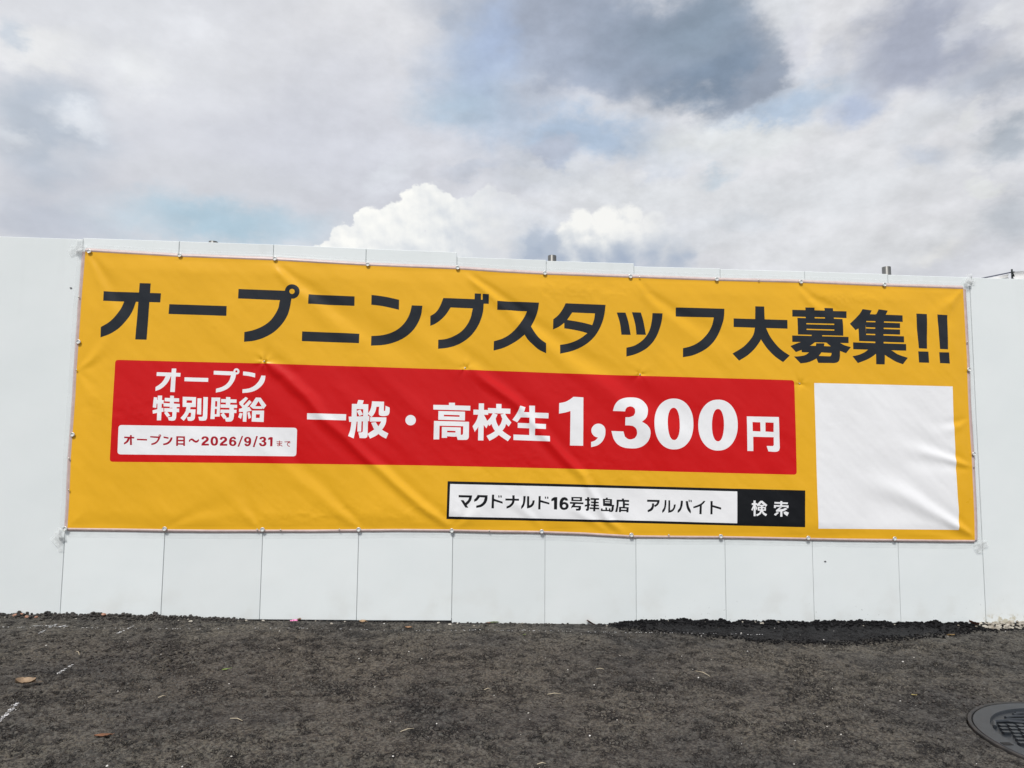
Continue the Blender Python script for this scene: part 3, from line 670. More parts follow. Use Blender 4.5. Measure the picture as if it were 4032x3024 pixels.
 ('date',8,[7624,9010,7632,9086,7677,9144,7754,9168,7851,9169,7938,9136,7992,9075,7999,8999,7959,8922,7872,8854,7797,8787,8023,8789,8019,8694,7638,8690,7642,8776,7689,8853,7802,8949,7865,9012,7855,9064,7804,9087,7754,9063,7741,9006]),
 ('date',9,[8460,9040,8430,9125,8359,9174,8264,9173,8171,9122,8118,9022,8104,8898,8127,8799,8240,8825,8228,8949,8250,9048,8287,9083,8333,9074,8346,9034]),
 ('date',9,[8487,8842,8478,8786,8447,8736,8398,8699,8336,8679,8270,8679,8207,8698,8155,8734,8120,8783,8106,8839,8116,8895,8147,8944,8196,8981,8257,9001,8323,9002,8386,8983,8438,8947,8473,8898]),
 ('date_panel',-1,[8365,8841,8358,8803,8334,8776,8300,8766,8265,8775,8239,8802,8228,8840,8236,8877,8260,8904,8294,8915,8328,8905,8355,8878]),
 ('date',10,[8748,9226,8825,9217,8633,8650,8547,8649]),
 ('date',11,[8903,8811,8932,8726,9001,8677,9094,8678,9185,8728,9237,8828,9251,8953,9228,9052,9118,9026,9130,8902,9108,8802,9072,8767,9027,8777,9014,8816]),
 ('date',11,[9249,9012,9240,8956,9209,8907,9161,8870,9101,8850,9036,8849,8975,8868,8924,8904,8890,8953,8876,9009,8885,9065,8916,9115,8964,9152,9024,9172,9088,9173,9150,9154,9201,9118,9235,9069]),
 ('date_panel',-1,[9129,9011,9122,8974,9098,8947,9065,8936,9031,8946,9006,8973,8995,9010,9003,9048,9026,9075,9059,9085,9093,9076,9119,9049]),
 ('date',12,[9504,9223,9590,9214,9435,8632,9340,8636]),
 ('date',13,[9664,9050,9678,9105,9712,9151,9769,9178,9839,9187,9921,9179,9981,9142,10016,9091,10020,9045,10004,8988,9960,8945,10013,8913,10046,8868,10050,8810,10031,8753,9986,8707,9928,8683,9864,8679,9788,8688,9728,8716,9685,8767,9657,8851,9779,8847,9795,8797,9825,8774,9857,8769,9895,8780,9914,8809,9916,8844,9903,8878,9873,8901,9838,8907,9795,8908,9793,8988,9835,8990,9875,9006,9888,9038,9884,9073,9860,9092,9831,9096,9802,9086,9790,9066,9786,9047]),
 ('date',14,[10229,9171,10359,9162,10362,8683,10242,8682,10234,9039,10125,9014,10126,9121]),
 ('date',15,[10565,8905,10868,8898,10868,8937,10565,8944]),
 ('date',15,[10578,8817,10852,8810,10852,8849,10578,8856]),
 ('date',15,[10697,8989,10710,8749,10749,8750,10735,8990]),
 ('date',15,[10725,8752,10867,8675,10884,8710,10742,8787]),
 ('date',16,[10975,8901,11278,8914,11275,8958,10972,8945]),
 ('date',16,[11242,8945,11143,8892,11101,8796,11161,8692,11257,8669,11265,8712,11186,8727,11144,8799,11173,8860,11263,8906]),
 ('date',16,[11204,8892,11225,8833,11248,8841,11226,8900]),
 ('date',16,[11252,8902,11273,8848,11295,8857,11274,8910]),
 ('date',15,[10744,8740,10736,8716,10710,8698,10674,8691,10638,8697,10611,8715,10600,8739,10609,8764,10635,8782,10671,8789,10707,8782,10734,8765]),
 ('date_panel',-1,[10696,8740,10687,8726,10663,8720,10639,8726,10629,8739,10638,8753,10662,8759,10686,8754]),
 ('wage',8,[12117,10462,14181,10434,14179,10103,12121,10136]),
 ('wage',9,[14803,11213,15098,11191,15041,10973,14742,10988]),
 ('wage',9,[14474,10996,14724,10988,14743,10020,14698,9611,14620,9140,14327,9267,14408,9534,14454,9831,14470,10203]),
 ('wage',9,[14474,10996,15346,10984,15346,10716,14481,10716]),
 ('wage',9,[15084,10724,15349,10727,15348,9321,15332,9228,15260,9168,15169,9160,14930,9162,14856,9465,15032,9470,15083,9511]),
 ('wage',9,[14313,10302,15421,10351,15421,10079,14354,10023]),
 ('wage',9,[14734,10615,14930,10699,15081,10433,14881,10345]),
 ('wage',9,[14797,10058,15006,10060,15002,9503,14797,9509]),
 ('wage',9,[15538,11148,16181,11137,16181,10651,16211,10629,16255,10652,16267,10914,16488,10823,16480,10524,16427,10418,16335,10376,16003,10376,15932,10424,15915,10517,15929,10861,15781,10859,15739,10627,15651,10439,15533,10289,15334,10473,15443,10642,15511,10867]),
 ('wage',9,[15460,10288,16326,10287,16324,10074,15458,10046]),
 ('wage',9,[16047,10071,16324,10089,16273,9887,16106,9614,15862,9344,15481,9137,15346,9395,15599,9565,15780,9696,15917,9809,16041,10026]),
 ('wage',9,[15522,9991,15761,10031,15917,9802,16106,9618,16457,9424,16335,9144,16085,9272,15897,9419,15708,9610]),
 ('wage',10,[17911,10155,17904,10088,17881,10024,17844,9968,17794,9923,17734,9891,17669,9874,17601,9873,17534,9889,17474,9919,17422,9964,17382,10019,17357,10082,17347,10149,17354,10216,17377,10279,17414,10335,17464,10381,17524,10413,17589,10430,17657,10430,17724,10415,17785,10384,17837,10340,17876,10285,17902,10222]),
 ('wage',10,[19680,11126,20006,11127,20008,10983,20846,10967,20842,10711,18841,10743,18836,10999,19678,10994]),
 ('wage',10,[19118,10668,20561,10647,20560,10166,19119,10191]),
 ('red_panel',-1,[19417,10468,20264,10452,20265,10362,19418,10378]),
 ('wage',10,[18889,10125,20787,10097,20786,9282,20754,9177,20680,9124,20556,9112,20182,9112,20131,9291,20328,9379,20421,9384,20466,9429,20475,9853,19192,9870,19186,9130,18880,9127]),
 ('wage',10,[19320,9807,20341,9784,20347,9368,20131,9291,19608,9302,19605,9216,19322,9213]),
 ('red_panel',-1,[19607,9601,20059,9594,20057,9504,19604,9515]),
 ('wage',11,[21018,10766,21814,10752,21828,10488,21018,10494]),
 ('wage',11,[21308,11109,21591,11109,21581,9091,21288,9096]),
 ('wage',11,[21281,10520,21334,10490,21304,9869,21102,9548,20981,9858,21144,10093,21246,10339]),
 ('wage',11,[21575,10523,21772,10148,21834,9968,21731,9753,21570,9984]),
 ('wage',11,[22260,11094,22548,11090,22543,10806,22259,10822]),
 ('wage',11,[21805,10862,23040,10835,23034,10559,21827,10579]),
 ('wage',11,[22080,10593,22338,10509,22235,10293,22022,10008,21892,9879,21834,9968,21764,10148,21932,10327]),
 ('wage',11,[22505,10511,22742,10574,22858,10375,23099,10087,22949,9859,22797,10009,22601,10278]),
 ('wage',11,[22003,10027,22235,10293,22293,10067,22409,9850,22600,9637,23083,9303,22915,9061,22660,9224,22413,9402,22204,9615,22069,9839]),
 ('wage',11,[22601,10297,22804,10016,22749,9827,22600,9626,22413,9402,22208,9239,21908,9075,21743,9340,21979,9462,22222,9622,22409,9850,22539,10070]),
 ('wage',12,[23574,11012,23864,10928,23774,10662,23609,10376,23421,10098,23147,10235,23312,10456,23462,10723]),
 ('wage',12,[23709,10661,25143,10625,25140,10329,23578,10376]),
 ('wage',12,[24080,11022,24393,11019,24395,9278,24087,9275]),
 ('wage',12,[23448,10068,25008,10020,25001,9748,23446,9796]),
 ('wage',12,[23218,9429,25216,9368,25217,9074,23217,9131]),
 ('wage',13,[26524,11538,27076,11513,27062,8850,26334,8857,26358,10754,26051,10661,25719,10600,25730,11178,26050,11245,26306,11376]),
 ('wage',14,[28301,9696,28287,9597,28248,9505,28185,9426,28104,9365,28009,9326,27908,9312,27807,9324,27712,9361,27631,9421,27569,9499,27530,9590,27517,9688,27531,9787,27570,9879,27632,9958,27714,10019,27808,10058,27910,10072,28011,10061,28106,10023,28187,9964,28249,9886,28288,9794]),
 ('wage',14,[28301,9715,28281,9429,28132,9112,27875,8888,27503,8778,27503,9062,27715,9140,27908,9331,27844,9615]),
 ('wage',15,[28724,10781,28816,11089,29011,11347,29336,11498,29725,11548,30180,11503,30504,11302,30684,11016,30694,10760,30594,10439,30339,10200,30623,10024,30796,9771,30800,9453,30681,9134,30419,8878,30095,8748,29740,8726,29321,8774,28999,8929,28775,9212,28636,9674,29313,9655,29389,9376,29549,9251,29723,9221,29937,9286,30048,9446,30069,9637,30006,9827,29845,9953,29651,9989,29411,9993,29420,10439,29654,10448,29881,10540,29960,10719,29948,10911,29819,11018,29657,11042,29495,10982,29423,10873,29396,10764]),
 ('wage',16,[33280,10109,33264,9857,33222,9634,33157,9430,33068,9245,32957,9083,32828,8945,32681,8835,32519,8755,32343,8706,32144,8688,31946,8703,31772,8749,31612,8827,31469,8934,31343,9069,31237,9229,31153,9411,31092,9614,31057,9835,31046,10086,31061,10338,31101,10561,31166,10765,31254,10951,31363,11115,31492,11253,31639,11365,31801,11447,31978,11497,32178,11516,32377,11503,32553,11456,32714,11378,32859,11270,32985,11135,33092,10973,33176,10789,33236,10585,33271,10362]),
 ('red_panel',-1,[32507,10108,32497,9878,32471,9685,32431,9520,32378,9386,32313,9286,32239,9225,32150,9204,32063,9223,31990,9284,31928,9382,31878,9515,31842,9679,31820,9871,31815,10101,31825,10331,31851,10523,31891,10689,31944,10824,32008,10924,32083,10986,32172,11008,32260,10989,32333,10928,32395,10829,32445,10695,32481,10530,32502,10338]),
 ('wage',17,[35797,10071,35779,9818,35736,9594,35669,9388,35579,9203,35467,9040,35336,8902,35188,8792,35025,8711,34848,8661,34649,8644,34450,8658,34276,8705,34116,8783,33972,8891,33847,9026,33742,9187,33658,9370,33599,9574,33564,9796,33555,10048,33572,10301,33613,10525,33679,10730,33768,10917,33879,11081,34009,11220,34157,11332,34320,11415,34498,11466,34698,11485,34898,11471,35075,11424,35236,11346,35380,11238,35507,11101,35612,10939,35696,10754,35755,10549,35789,10325]),
 ('red_panel',-1,[35017,10063,35005,9832,34978,9639,34937,9473,34884,9338,34820,9238,34746,9177,34658,9155,34571,9175,34499,9235,34438,9334,34390,9468,34355,9633,34335,9825,34331,10056,34343,10287,34369,10481,34410,10647,34463,10783,34527,10884,34601,10946,34689,10968,34777,10948,34849,10887,34910,10788,34958,10653,34993,10488,35013,10295]),
 ('wage',18,[36331,10567,38182,10549,38199,8812,38148,8671,38027,8612,37529,8621,37436,8922,37802,8919,37856,8970,37867,9415,36671,9430,36667,8634,36330,8637]),
 ('red_panel',-1,[36649,10254,37108,10240,37103,9724,36652,9745]),
 ('red_panel',-1,[37401,10243,37874,10228,37861,9705,37395,9726]),
 ('search',0,[20283,6148,21012,6131,20965,5900,20868,5742,20697,5584,20611,5702,20777,5865,20850,6012,20284,6026]),
 ('search',0,[20386,5878,20544,5879,20812,5472,20649,5481]),
 ('search',1,[21300,6157,21843,6139,21821,5867,21714,5670,21516,5522,21234,5463,21232,5585,21465,5655,21613,5793,21685,6015,21421,6034,21289,5866,21116,5782,21114,5915,21212,5999]),
 ('search',2,[22077,6174,22196,6174,22189,5440,22055,5439]),
 ('search',2,[22179,5957,22659,5795,22660,5687,22180,5834]),
 ('search',2,[22416,6130,22481,6131,22493,6017,22428,6017]),
 ('search',2,[22531,6131,22601,6131,22607,6017,22542,6017]),
 ('search',3,[22808,5969,23549,5956,23545,5847,22804,5860]),
 ('search',3,[23177,6143,23307,6143,23300,5797,23211,5624,23062,5491,22873,5426,22872,5539,23036,5624,23145,5747,23179,5895]),
 ('search',4,[23784,6105,23909,6105,23886,5798,23812,5551,23673,5403,23662,5526,23751,5699]),
 ('search',4,[23984,6096,24100,6096,24103,5601,24188,5641,24263,5750,24287,5874,24403,5874,24354,5651,24214,5503,23984,5433]),
 ('search',5,[24613,6107,24729,6108,24712,5390,24591,5389]),
 ('search',5,[24710,5895,25204,5752,25199,5653,24710,5776]),
 ('search',5,[24951,6079,25016,6079,25027,5965,24961,5965]),
 ('search',5,[25072,6074,25142,6074,25148,5960,25082,5960]),
 ('search',6,[25471,6050,25637,6051,25624,5381,25452,5391,25456,5867,25310,5827,25309,5951]),
 ('search',7,[26240,5879,26179,5993,26052,6052,25900,6027,25799,5902,25754,5704,25765,5530,25927,5530,25916,5729,25977,5863,26052,5903,26103,5853]),
 ('search',7,[26260,5576,26248,5510,26213,5450,26158,5403,26089,5373,26013,5362,25936,5372,25867,5403,25812,5450,25777,5509,25765,5575,25777,5641,25812,5700,25867,5748,25936,5778,26012,5789,26089,5778,26158,5748,26213,5701,26248,5642]),
 ('search_field',-1,[26109,5575,26096,5528,26061,5494,26013,5481,25965,5494,25929,5528,25916,5575,25929,5622,25964,5657,26012,5670,26060,5657,26096,5623]),
 ('search',8,[26407,6063,27005,6055,27000,5831,26407,5839]),
 ('search_field',-1,[26523,5989,26889,5980,26889,5905,26523,5914]),
 ('search',8,[26331,5794,27082,5766,27076,5667,26331,5695]),
 ('search',8,[26524,5705,26645,5696,26600,5591,26949,5577,26939,5408,26873,5329,26671,5323,26645,5428,26797,5438,26813,5487,26483,5507,26407,5442,26397,5531]),
 ('search',9,[27280,6056,27397,6056,27396,5409,27345,5319,27228,5309,27203,5409,27274,5429]),
 ('search',9,[27168,5966,27438,5956,27437,5857,27168,5866]),
 ('search',9,[27153,5632,27447,5698,27447,5598,27152,5533]),
 ('search',9,[27651,5997,27763,5997,27731,5285,27614,5285]),
 ('search',9,[27468,6006,27937,5998,27936,5903,27468,5912]),
 ('search',9,[27498,5817,27906,5808,27905,5728,27498,5737]),
 ('search',9,[27488,5658,27915,5649,27915,5569,27488,5578]),
 ('search',9,[27422,5499,27935,5485,27935,5400,27422,5414]),
 ('search',10,[28340,6034,28447,6019,28406,5949,28304,5949]),
 ('search',10,[28161,5968,28661,5950,28660,5635,28160,5649]),
 ('search_field',-1,[28278,5889,28549,5875,28548,5830,28278,5839]),
 ('search_field',-1,[28278,5779,28548,5765,28548,5725,28278,5734]),
 ('search',10,[28160,5669,28783,5636,28777,5551,28160,5580]),
 ('search',10,[28655,5610,28767,5601,28730,5322,28669,5252,28516,5252,28506,5331,28618,5346]),
 ('search',10,[28027,5450,28119,5450,28119,5385,28287,5376,28287,5500,28389,5495,28389,5371,28491,5366,28491,5451,28578,5446,28577,5286,28027,5311]),
 ('search',11,[29209,5986,29327,5981,29326,5886,29208,5886]),
 ('search',11,[28917,5920,29608,5902,29608,5797,28916,5821]),
 ('search',11,[28917,5910,29040,5911,29018,5611,28950,5247,28832,5252,28900,5561]),
 ('search',11,[29259,5811,29377,5812,29375,5502,29258,5512]),
 ('search',11,[29361,5722,29602,5702,29601,5612,29361,5627]),
 ('search',11,[29053,5536,29590,5512,29568,5233,29451,5238,29451,5288,29154,5297,29154,5242,29036,5247]),
 ('search_field',-1,[29165,5452,29462,5437,29456,5373,29160,5382]),
 ('search',12,[30611,5925,31312,5912,31290,5756,31206,5626,31040,5515,31000,5615,31129,5706,31177,5801,30610,5810]),
 ('search',12,[30882,5725,31001,5725,30988,5515,30879,5340,30646,5239,30637,5354,30802,5455,30870,5565]),
 ('search',13,[31596,5907,31694,5908,31670,5566,31584,5316,31459,5201,31450,5326,31550,5491]),
 ('search',13,[31802,5893,31901,5893,31894,5341,32014,5407,32093,5542,32105,5668,32214,5668,32159,5442,32013,5276,31790,5206]),
 ('search',14,[32501,5880,32620,5870,32586,5593,32479,5342,32322,5197,32318,5327,32429,5493]),
 ('search',14,[32771,5855,32900,5855,32948,5569,33054,5318,33047,5172,32893,5343,32803,5594]),
 ('search',14,[32933,5931,32995,5931,33004,5805,32946,5805]),
 ('search',14,[33036,5921,33104,5921,33113,5801,33050,5800]),
 ('search',15,[33785,5873,33894,5863,33730,5681,33493,5545,33201,5459,33197,5554,33495,5661,33653,5746]),
 ('search',15,[33557,5595,33682,5646,33659,5138,33534,5143]),
 ('search',16,[34170,5859,34295,5859,34273,5134,34153,5134]),
 ('search',16,[34276,5647,34770,5507,34762,5391,34274,5531]),
 ('button',0,[36520,5753,36820,5754,36818,5652,36513,5652]),
 ('button',0,[36618,5895,36739,5895,36720,5041,36605,5040]),
 ('button',0,[36608,5652,36631,5525,36532,5323,36481,5399]),
 ('button',0,[36729,5652,36830,5475,36759,5349]),
 ('button',0,[37008,5881,37124,5881,37398,5654,37316,5552,37058,5769,36869,5566,36781,5652]),
 ('button',0,[36940,5668,37213,5658,37212,5587,36938,5592]),
 ('button',0,[36853,5551,37316,5542,37311,5334,36848,5344]),
 ('search_frame',-1,[36941,5486,37025,5481,37023,5410,36939,5415]),
 ('search_frame',-1,[37130,5481,37225,5476,37223,5405,37129,5410]),
 ('button',0,[37029,5653,37139,5653,37131,5273,37020,5273]),
 ('button',0,[36995,5334,37100,5324,37018,5172,36804,5036,36738,5121,36929,5223]),
 ('button',0,[37074,5324,37153,5334,37214,5233,37375,5147,37304,5036,37123,5172]),
 ('button',1,[38143,5868,38265,5869,38253,5630,38137,5630]),
 ('button',1,[37809,5822,38581,5793,38573,5702,37806,5731]),
 ('button',1,[37778,5654,38619,5631,38605,5489,38494,5493,38495,5544,37887,5563,37880,5487,37769,5492]),
 ('button',1,[38097,5528,38240,5528,38063,5417,38291,5437,38425,5498,38545,5438,38314,5316,37891,5285,37882,5366]),
 ('button',1,[38129,5325,38251,5326,38243,5012,38121,5011]),
 ('button',1,[37943,5259,38058,5234,37859,5062,37760,5138]),
 ('button',1,[38313,5265,38446,5306,38624,5235,38519,5042,38337,5174]),
]

OUT = PRINT[0][2]; OUTP = np.array(OUT).reshape(-1, 2)/1e4
top_p = OUTP[:23]; right_p = OUTP[22:34]; bot_p = OUTP[33:54][::-1]; left_p = np.concatenate([OUTP[53:], OUTP[:1]])
RIDGES = [  # polyline, depth, width at start / end ; valley with a raised lip on its upper side
 ([(1.027,1.866),(1.104,1.797),(1.174,1.737),(1.26,1.684),(1.355,1.613),(1.522,1.505),(1.731,1.382)], .0075, .018, .075, 1),
 ([(.98,1.317),(1.083,1.247),(1.203,1.139),(1.319,1.0),(1.43,.902),(1.57,.781),(1.668,.693),(1.795,.584),(1.988,.434)], .0085, .030, .022, -1),
 ([(1.15,1.30),(1.30,1.16),(1.45,1.02),(1.60,.90)], .004, .05, .04, 1),
 ([(1.10,.86),(1.179,.771),(1.33,.637),(1.481,.49),(1.536,.437)], .0055, .05, .016, 1),
 ([(2.107,1.291),(2.279,1.153),(2.375,1.08),(2.451,.987),(2.509,.911),(2.585,.835),(2.714,.712),(2.838,.478),(2.927,.409)], .0088, .030, .020, -1),
 ([(2.065,1.844),(2.143,1.783),(2.232,1.722),(2.319,1.656),(2.411,1.577),(2.541,1.481),(2.695,1.38),(2.857,1.288),(3.029,1.163),(3.25,1.03)], .0085, .016, .075, 1),
 ([(1.78,1.60),(1.95,1.46),(2.12,1.34),(2.30,1.22)], .004, .06, .05, 1),
 ([(3.031,1.823),(3.081,1.748),(3.135,1.707),(3.295,1.606),(3.5,1.50)], .006, .014, .06, 1),
 ([(3.962,1.82),(4.028,1.747),(4.192,1.655),(4.35,1.58)], .0055, .012, .055, 1),
 ([(.045,1.89),(.107,1.792),(.154,1.724),(.218,1.629)], .006, .014, .035, 1),
 ([(4.945,.39),(4.854,.442),(4.727,.515),(4.599,.584),(4.384,.691)], .009, .016, .06, -1),
 ([(4.957,.783),(4.871,.809),(4.767,.837),(4.6,.88)], .0065, .012, .04, -1),
 ([(4.95,1.064),(4.884,1.041),(4.80,1.03)], .004, .010, .03, 1),
 ([(1.43,1.36),(1.62,1.22),(1.82,1.06),(2.02,.93)], .003, .06, .05, -1),
 ([(2.30,.60),(2.42,.50),(2.48,.43)], .004, .03, .014, -1),
 ([(2.62,.56),(2.76,.47),(2.84,.41)], .004, .03, .012, -1),
 ([(.50,.44),(.62,.50),(.8,.56)], .003, .01, .05, 1),
 ([(1.0,.435),(.95,.52),(.9,.62)], .0035, .01, .04, 1),
 ([(1.99,.435),(2.05,.50),(2.1,.58)], .003, .01, .035, 1),
 ([(.02,1.262),(.08,1.31),(.13,1.37)], .004, .010, .03, -1), ([(.02,1.258),(.07,1.21),(.12,1.16)], .0035, .010, .03, 1),
 ([(4.96,1.82),(4.88,1.74),(4.80,1.68)], .004, .012, .04, -1),
 ([(4.93,.36),(4.80,.40),(4.6,.43)], .004, .012, .03, 1),
]
PINS = [(.977, 1.321), (2.053, 1.305), (3.028, 1.284), (3.946, 1.246)]
def H(x, z):
    """how far the cloth stands off the wall, metres"""
    zt = np.interp(x, top_p[:, 0], top_p[:, 1]); zb = np.interp(x, bot_p[:, 0], bot_p[:, 1])
    xl = np.interp(z, left_p[:, 1], left_p[:, 0]); xr = np.interp(z, right_p[::-1, 1], right_p[::-1, 0])
    dt, db, dl, dr = zt-z, z-zb, x-xl, xr-x
    de = np.minimum(np.minimum(dt, db), np.minimum(dl, dr))
    edge = sstep(-.01, .09, de)
    h = np.zeros_like(x)
    for pl, A, w0, w1, sgn in RIDGES:
        P_ = np.array(pl); seg = np.diff(P_, axis=0); ln = np.hypot(seg[:, 0], seg[:, 1]); cum = np.concatenate([[0], np.cumsum(ln)]); T = cum[-1]
        best = np.full(x.shape, 1e9); dist = np.zeros_like(x); tt = np.zeros_like(x)
        for k in range(len(seg)):
            ux, uz = seg[k]/ln[k]; rx, rz = x-P_[k, 0], z-P_[k, 1]
            raw = rx*ux+rz*uz
            t = np.clip(raw, -1e9 if k == 0 else 0, 1e9 if k == len(seg)-1 else ln[k])
            ox, oz = rx-t*ux, rz-t*uz; d = np.hypot(ox, oz); s_ = np.sign(ox*-uz+oz*ux)
            nb = d < best
            best = np.where(nb, d, best); dist = np.where(nb, d*s_, dist); tt = np.where(nb, cum[k]+t, tt)
        f = np.clip(tt/T, 0, 1); w = w0+(w1-w0)*f
        tap = sstep(-.02, .05, tt)*sstep(T+.16, T-.12, tt)
        if w1 < .03 and T > .3: tap = sstep(-.2, .15, tt)*sstep(T+.03, T-.03, tt)
        wob = .008*perlin(tt*6+A*1e4, tt*0+A*3e4)
        d = (dist*(1 if pl[-1][0] > pl[0][0] else -1)+wob)
        if sgn > 0: prof = -np.exp(-(d/w)**2)+.75*np.exp(-((d+1.5*w)/(1.1*w))**2)
        else: prof = np.exp(-(d/w)**2)-.6*np.exp(-((d-1.6*w)/(1.2*w))**2)-.4*np.exp(-((d+1.7*w)/(1.3*w))**2)
        h = h+.95*A*prof*tap
    # puckers running down from each eyelet row
    for (dd, zz) in ((dt, 0), (db, 5)):
        h = h+.0022*np.exp(-dd/.10)*np.sin(x*2*np.pi/.5+1.2+3*perlin(x*2+zz, x*0+zz))+.0016*np.exp(-dd/.05)*perlin(x*22+zz, dd*5)
    h = h+.0020*np.exp(-dl/.06)*perlin(z*14, dl*4)+.0030*np.exp(-dr/.08)*perlin(z*9+8, dr*4)
    for (px, pz) in PINS:
        rx, rz = x-px, z-pz; r = np.hypot(rx, rz)+1e-6; th = np.arctan2(rz, rx)
        A = .0050 if px < 1.5 else .0022
        h = h+A*np.exp(-(r/.055))*sstep(0, .012, r)*(np.cos(5*th+px*3)*.6+np.cos(3*th+px)*.5)-.004*np.exp(-(r/.02)**2)
    # broad slack of the cloth, running down to the right
    s1 = (x+z)*.7071; s2 = (x-z)*.7071
    h = h+  .0058*fbm(s1*2.1+3, s2*.7, 3)+.0022*fbm(s1*9, s2*2.6, 3)
    # small crumples
    def area(cx, cz, ax, az): return np.exp(-((x-cx)/ax)**4-((z-cz)/az)**2)
    cr = area(1.45, .47, .62, .10)+.8*area(2.72, 1.76, .3, .06)+.9*area(4.28, 1.76, .22, .06)+.5*area(.42, 1.06, .4, .1)+.5*area(2.6, .75, .6, .12)+.7*area(4.0, .40, .4, .05)+.3*area(2.5, 1.18, .3, .05)
    rn = 1-2*np.abs(fbm(x*9+.6*perlin(x*8, z*8), z*13+x*4, 3, .45))
    h = h+.0021*cr*rn+.00028*(1-2*np.abs(fbm(x*7+5, z*9, 4, .6)))
    # stitched hem a finger's width inside the edge
    h = h-.0009*np.exp(-((de-.017)/.0035)**2)
    v = .008+.005*edge+h*(.18+.82*edge)
    return .004+.5*((v-.004)+np.sqrt((v-.004)**2+.003**2))-.0007

def sat(name, base, rough=.31, spec=.28):
    m = mat(name, base, rough, 0, spec); nt, b, N, L = nodes(m)
    tc = N('ShaderNodeTexCoord')
    n = N('ShaderNodeTexNoise'); n.inputs['Scale'].default_value = 700; n.inputs['Detail'].default_value = 3; L(tc.outputs['Object'], n.inputs['Vector'])
    n2 = N('ShaderNodeTexNoise'); n2.inputs['Scale'].default_value = 3; n2.inputs['Detail'].default_value = 5; L(tc.outputs['Object'], n2.inputs['Vector'])
    bp = N('ShaderNodeBump'); bp.inputs['Strength'].default_value = .25; bp.inputs['Distance'].default_value = .0008; L(n.outputs[0], bp.inputs['Height']); L(bp.outputs[0], b.inputs['Normal'])
    mr = N('ShaderNodeMapRange'); L(n2.outputs[0], mr.inputs[0]); mr.inputs[1].default_value = .3; mr.inputs[2].default_value = .7; mr.inputs[3].default_value = rough-.04; mr.inputs[4].default_value = rough+.06; L(mr.outputs[0], b.inputs['Roughness'])
    hs = N('ShaderNodeHueSaturation'); hs.inputs['Color'].default_value = tuple(base)+(1,)
    m2 = N('ShaderNodeMapRange'); L(n2.outputs[0], m2.inputs[0]); m2.inputs[1].default_value = .3; m2.inputs[2].default_value = .7; m2.inputs[3].default_value = .97; m2.inputs[4].default_value = 1.03; L(m2.outputs[0], hs.inputs['Value']); L(hs.outputs[0], b.inputs['Base Color'])
    return m
m_yel = sat('yellow_vinyl', (.81, .435, .020)); m_red = sat('red_print', (.60, .006, .007)); m_dark = sat('charcoal_print', (.016, .020, .026), .33)
m_blk = sat('black_print', (.007, .008, .010), .33); m_whi = sat('white_print', (.86, .87, .885)); m_mar = sat('crimson_print', (.40, .006, .018))

banner = empty('banner', (2.5, -.01, .40))
tag(banner, 'big yellow recruitment banner with red wage panel and dark Japanese headline', 'banner')
PARTS = {'cloth': m_yel, 'headline': m_dark, 'red_panel': m_red, 'wage': m_whi, 'date_panel': m_whi, 'date': m_mar, 'search_frame': m_blk, 'search_field': m_whi, 'search': m_blk, 'button': m_whi, 'white_panel': m_whi}
def inside(poly, x, z):
    c = np.zeros(x.shape, bool); n = len(poly)
    for i in range(n):
        (x1, z1), (x2, z2) = poly[i], poly[(i+1) % n]
        if z1 == z2: continue
        cond = ((z1 > z) != (z2 > z)) & (x < (x2-x1)*(z-z1)/(z2-z1)+x1); c ^= cond
    return c
def rounded(P_):
    """bend the traced outline through its shallow corners, keep the sharp ones"""
    n = len(P_); nx = np.roll(P_, -1, 0); pv = np.roll(P_, 1, 0); a = P_-pv; b = nx-P_
    la = np.hypot(*a.T); lb = np.hypot(*b.T); turn = np.abs(np.degrees(np.arctan2(a[:, 0]*b[:, 1]-a[:, 1]*b[:, 0], (a*b).sum(1))))
    sm = (turn < 36) & (turn > 2) & (lb < 4*la) & (la < 4*lb)
    tg = (a/la[:, None]+b/lb[:, None]); tg /= np.maximum(1e-9, np.hypot(*tg.T))[:, None]
    out = []
    for i in range(n):
        j = (i+1) % n; out.append(P_[i])
        if not (sm[i] or sm[j]): continue
        d = b[i]; L_ = lb[i]; t0 = tg[i]*L_ if sm[i] else d; t1 = tg[j]*L_ if sm[j] else d
        for t in (.25, .5, .75):
            out.append((2*t**3-3*t*t+1)*P_[i]+(t**3-2*t*t+t)*t0+(-2*t**3+3*t*t)*P_[j]+(t**3-t*t)*t1)
    return np.array(out)
